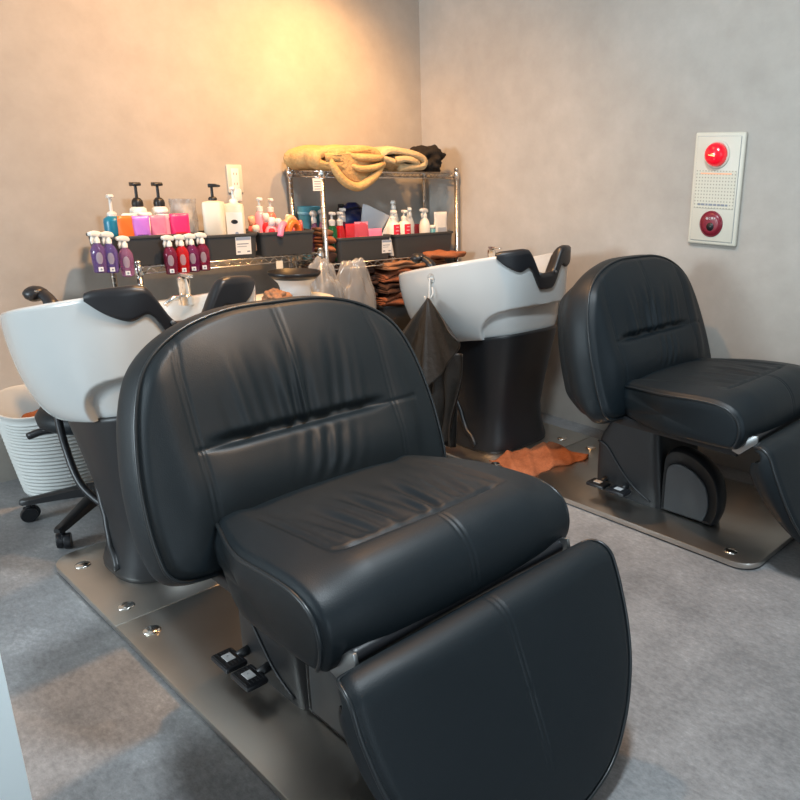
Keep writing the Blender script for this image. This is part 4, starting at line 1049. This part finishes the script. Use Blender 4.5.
# ------------------------------------------------------------------ cape hanging on the far basin from a suction hook
hk = np.array([-2.405, 2.083, .800])
t = thing('suction_hook', 'clear suction hook stuck on the far basin holding the cape', 'hook', tuple(hk))
mr = Matrix.Rotation(PI/2, 4, 'X')
MB().lathe([(.024, -.004), (.022, .004), (.012, .010), (.0001, .011)], (0, 0, 0), 24).xf(mr).build('suction_cup', M['clear'], t)
MB().tube(spline([(0, -.010, .0), (0, -.013, -.03), (0, -.014, -.065), (0, -.020, -.085), (0, -.034, -.088), (0, -.040, -.072)], 24), .004, 8).build('hook_wire', M['frost'], t)
MB().tube(spline([(.016, -.012, -.035), (.024, -.016, -.060), (.018, -.024, -.080)], 12), .003, 8).build('spare_wire', M['frost'], t)
def sheet(fn, nu, nv, th=.003):
    g = np.array([[fn(u, v) for v in np.linspace(0, 1, nv)] for u in np.linspace(0, 1, nu)], float)
    du = np.gradient(g, axis=0); dv = np.gradient(g, axis=1); n = np.cross(du, dv); n /= np.linalg.norm(n, axis=2)[..., None]+1e-9
    b = g+n*th; mb = MB(); mb.grid(g); mb.grid(b); N = nu*nv
    bo = [i*nv for i in range(nu)]+[(nu-1)*nv+j for j in range(1, nv)]+[i*nv+nv-1 for i in range(nu-2, -1, -1)]+[j for j in range(nv-2, 0, -1)]
    for k in range(len(bo)): p, q = bo[k], bo[(k+1) % len(bo)]; mb.f.append((p, q, q+N, p+N))
    return mb
ap = np.array([-2.375, 2.052, .716])
cape = thing('hanging_cape', 'black nylon cape hanging by one corner from the far basin', 'cape', tuple(ap))
def upper(u, v):
    # edge polygon in the x,z plane, measured from the hook
    ex, ez = [np.interp(u, [0, .14, .30, .42, .55, .66, .80, .92, 1.], q) for q in ([-.07, -.21, -.16, -.08, .02, .075, .15, .235, .16], [-.10, -.235, -.265, -.260, -.275, -.345, -.24, -.140, -.075])]
    f = v**.9
    fold = .022*math.sin(u*17+.6)*v+.010*math.sin(u*37)*v**1.5
    return (ex*f, -.018-.045*math.sin(PI*u)*v**.7-.020*v+fold, .012*(1-v)+ez*f)
sheet(upper, 90, 36).build('upper_folds', M['nylon'], cape)
def lowerL(u, v):
    w = .155-.04*v; x = -.145+u*w+.05*v+.012*math.sin(v*6)
    return (x, -.012+.020*math.sin(u*13+v*2)+.012*math.sin(u*5-v*5)-.02*v, -.20-.34*v-.03*math.sin(u*7+1)*v)
sheet(lowerL, 40, 30).build('left_fall', M['nylon'], cape)
def lowerR(u, v):
    w = .19-.06*v; x = .0+u*w+.02*v
    return (x, -.012+.018*math.sin(u*15+v*3)+.012*math.sin(u*6+v*7)-.012*v, -.20-.42*v-.03*math.sin(u*6)*v)
sheet(lowerR, 44, 34).build('right_fall', M['nylon'], cape)
def bk(u, v): return (-.13+.27*u, .0+.010*math.sin(u*19+v*3), -.19-.42*v-.02*math.sin(u*9))
sheet(bk, 40, 26).build('lining', M['blackcloth'], cape)

# ------------------------------------------------------------------ white cabinet at the left edge
t = thing('side_cabinet', 'white cabinet whose edge shows at the bottom left corner', 'cabinet', (-1.184, .193, 0))
MB().box(-.42, -.018, -.42, 0, .06, .59, .003).build('carcass', M['cab'], t, angle=40)
MB().box(-.018, 0, -.42, 0, .04, .60, .002).build('door', M['cab'], t, angle=40)
MB().box(-.40, -.03, -.40, -.02, 0, .06).build('plinth', M['black'], t, smooth=False)
MB().box(-.43, .004, -.43, .003, .60, .62, .003).build('worktop', M['cab'], t, angle=40)

# ------------------------------------------------------------------ light
w = bpy.data.worlds.new('daylight'); bpy.context.scene.world = w; w.use_nodes = True
bg = w.node_tree.nodes['Background']; bg.inputs[0].default_value = (.92, .95, 1., 1); bg.inputs[1].default_value = .34
def area(name, loc, to, sx, sy, e, col):
    l = bpy.data.lights.new(name, 'AREA'); l.shape = 'RECTANGLE'; l.size = sx; l.size_y = sy; l.energy = e; l.color = col
    o = bpy.data.objects.new(name, l); C.objects.link(o); o.location = loc
    o.rotation_euler = (Vector(to)-Vector(loc)).to_track_quat('-Z', 'Y').to_euler(); return o
def spot(name, loc, to, e, col, deg, blend=.6, r=.04):
    l = bpy.data.lights.new(name, 'SPOT'); l.energy = e; l.color = col; l.spot_size = math.radians(deg); l.spot_blend = blend; l.shadow_soft_size = r
    o = bpy.data.objects.new(name, l); C.objects.link(o); o.location = loc
    o.rotation_euler = (Vector(to)-Vector(loc)).to_track_quat('-Z', 'Y').to_euler(); return o
area('shopfront_daylight', (-3.0, -3.3, 1.6), (-1.4, 2.9, .6), 1.3, 1.0, 140, (.76, .91, 1.))
area('added_cool_fill', (4.0, -.6, 1.5), (-1, .8, .6), 1.8, 1.8, 42, (.70, .88, 1.))  # unseen fill, added to brighten the cabinet, left floor and chair fronts
area('ceiling_panel', (-.90, 1.15, 2.70), (-.90, 1.15, 0), .30, .30, 46, (.80, .92, 1.))
spot('ceiling_downlight', (-.15, 1.30, 2.70), (-2.55, .80, .1), 130, (1., .56, .24), 36, .7, .04)
spot('track_spot', (-2.84, 2.20, 2.10), (-3.416, 2.20, 1.20), 46, (1., .50, .16), 120, 1., .03)
spot('down_spot', (-2.30, 1.65, 2.65), (-2.95, 1.5, .7), 165, (1., .52, .20), 140, 1., .05)

# ------------------------------------------------------------------ camera
cam = bpy.data.cameras.new('camera'); co = bpy.data.objects.new('camera', cam); C.objects.link(co)
R3 = Matrix(((0.74758135, -0.21128902, 0.62966584), (0.66383451, 0.20756336, -0.71849927), (0.02111545, 0.95513057, 0.29543144)))
co.matrix_world = Matrix.Translation((0, 0, 1.25)) @ R3.to_4x4()
cam.sensor_width = 36; cam.lens = 750.676/800*36; cam.shift_x = -133/800; cam.clip_start = .02
sc = bpy.context.scene; sc.camera = co
vs_ = sc.view_settings; vs_.view_transform = 'Standard'; vs_.look = 'None'; vs_.exposure = .42; vs_.gamma = 1; vs_.use_curve_mapping = False
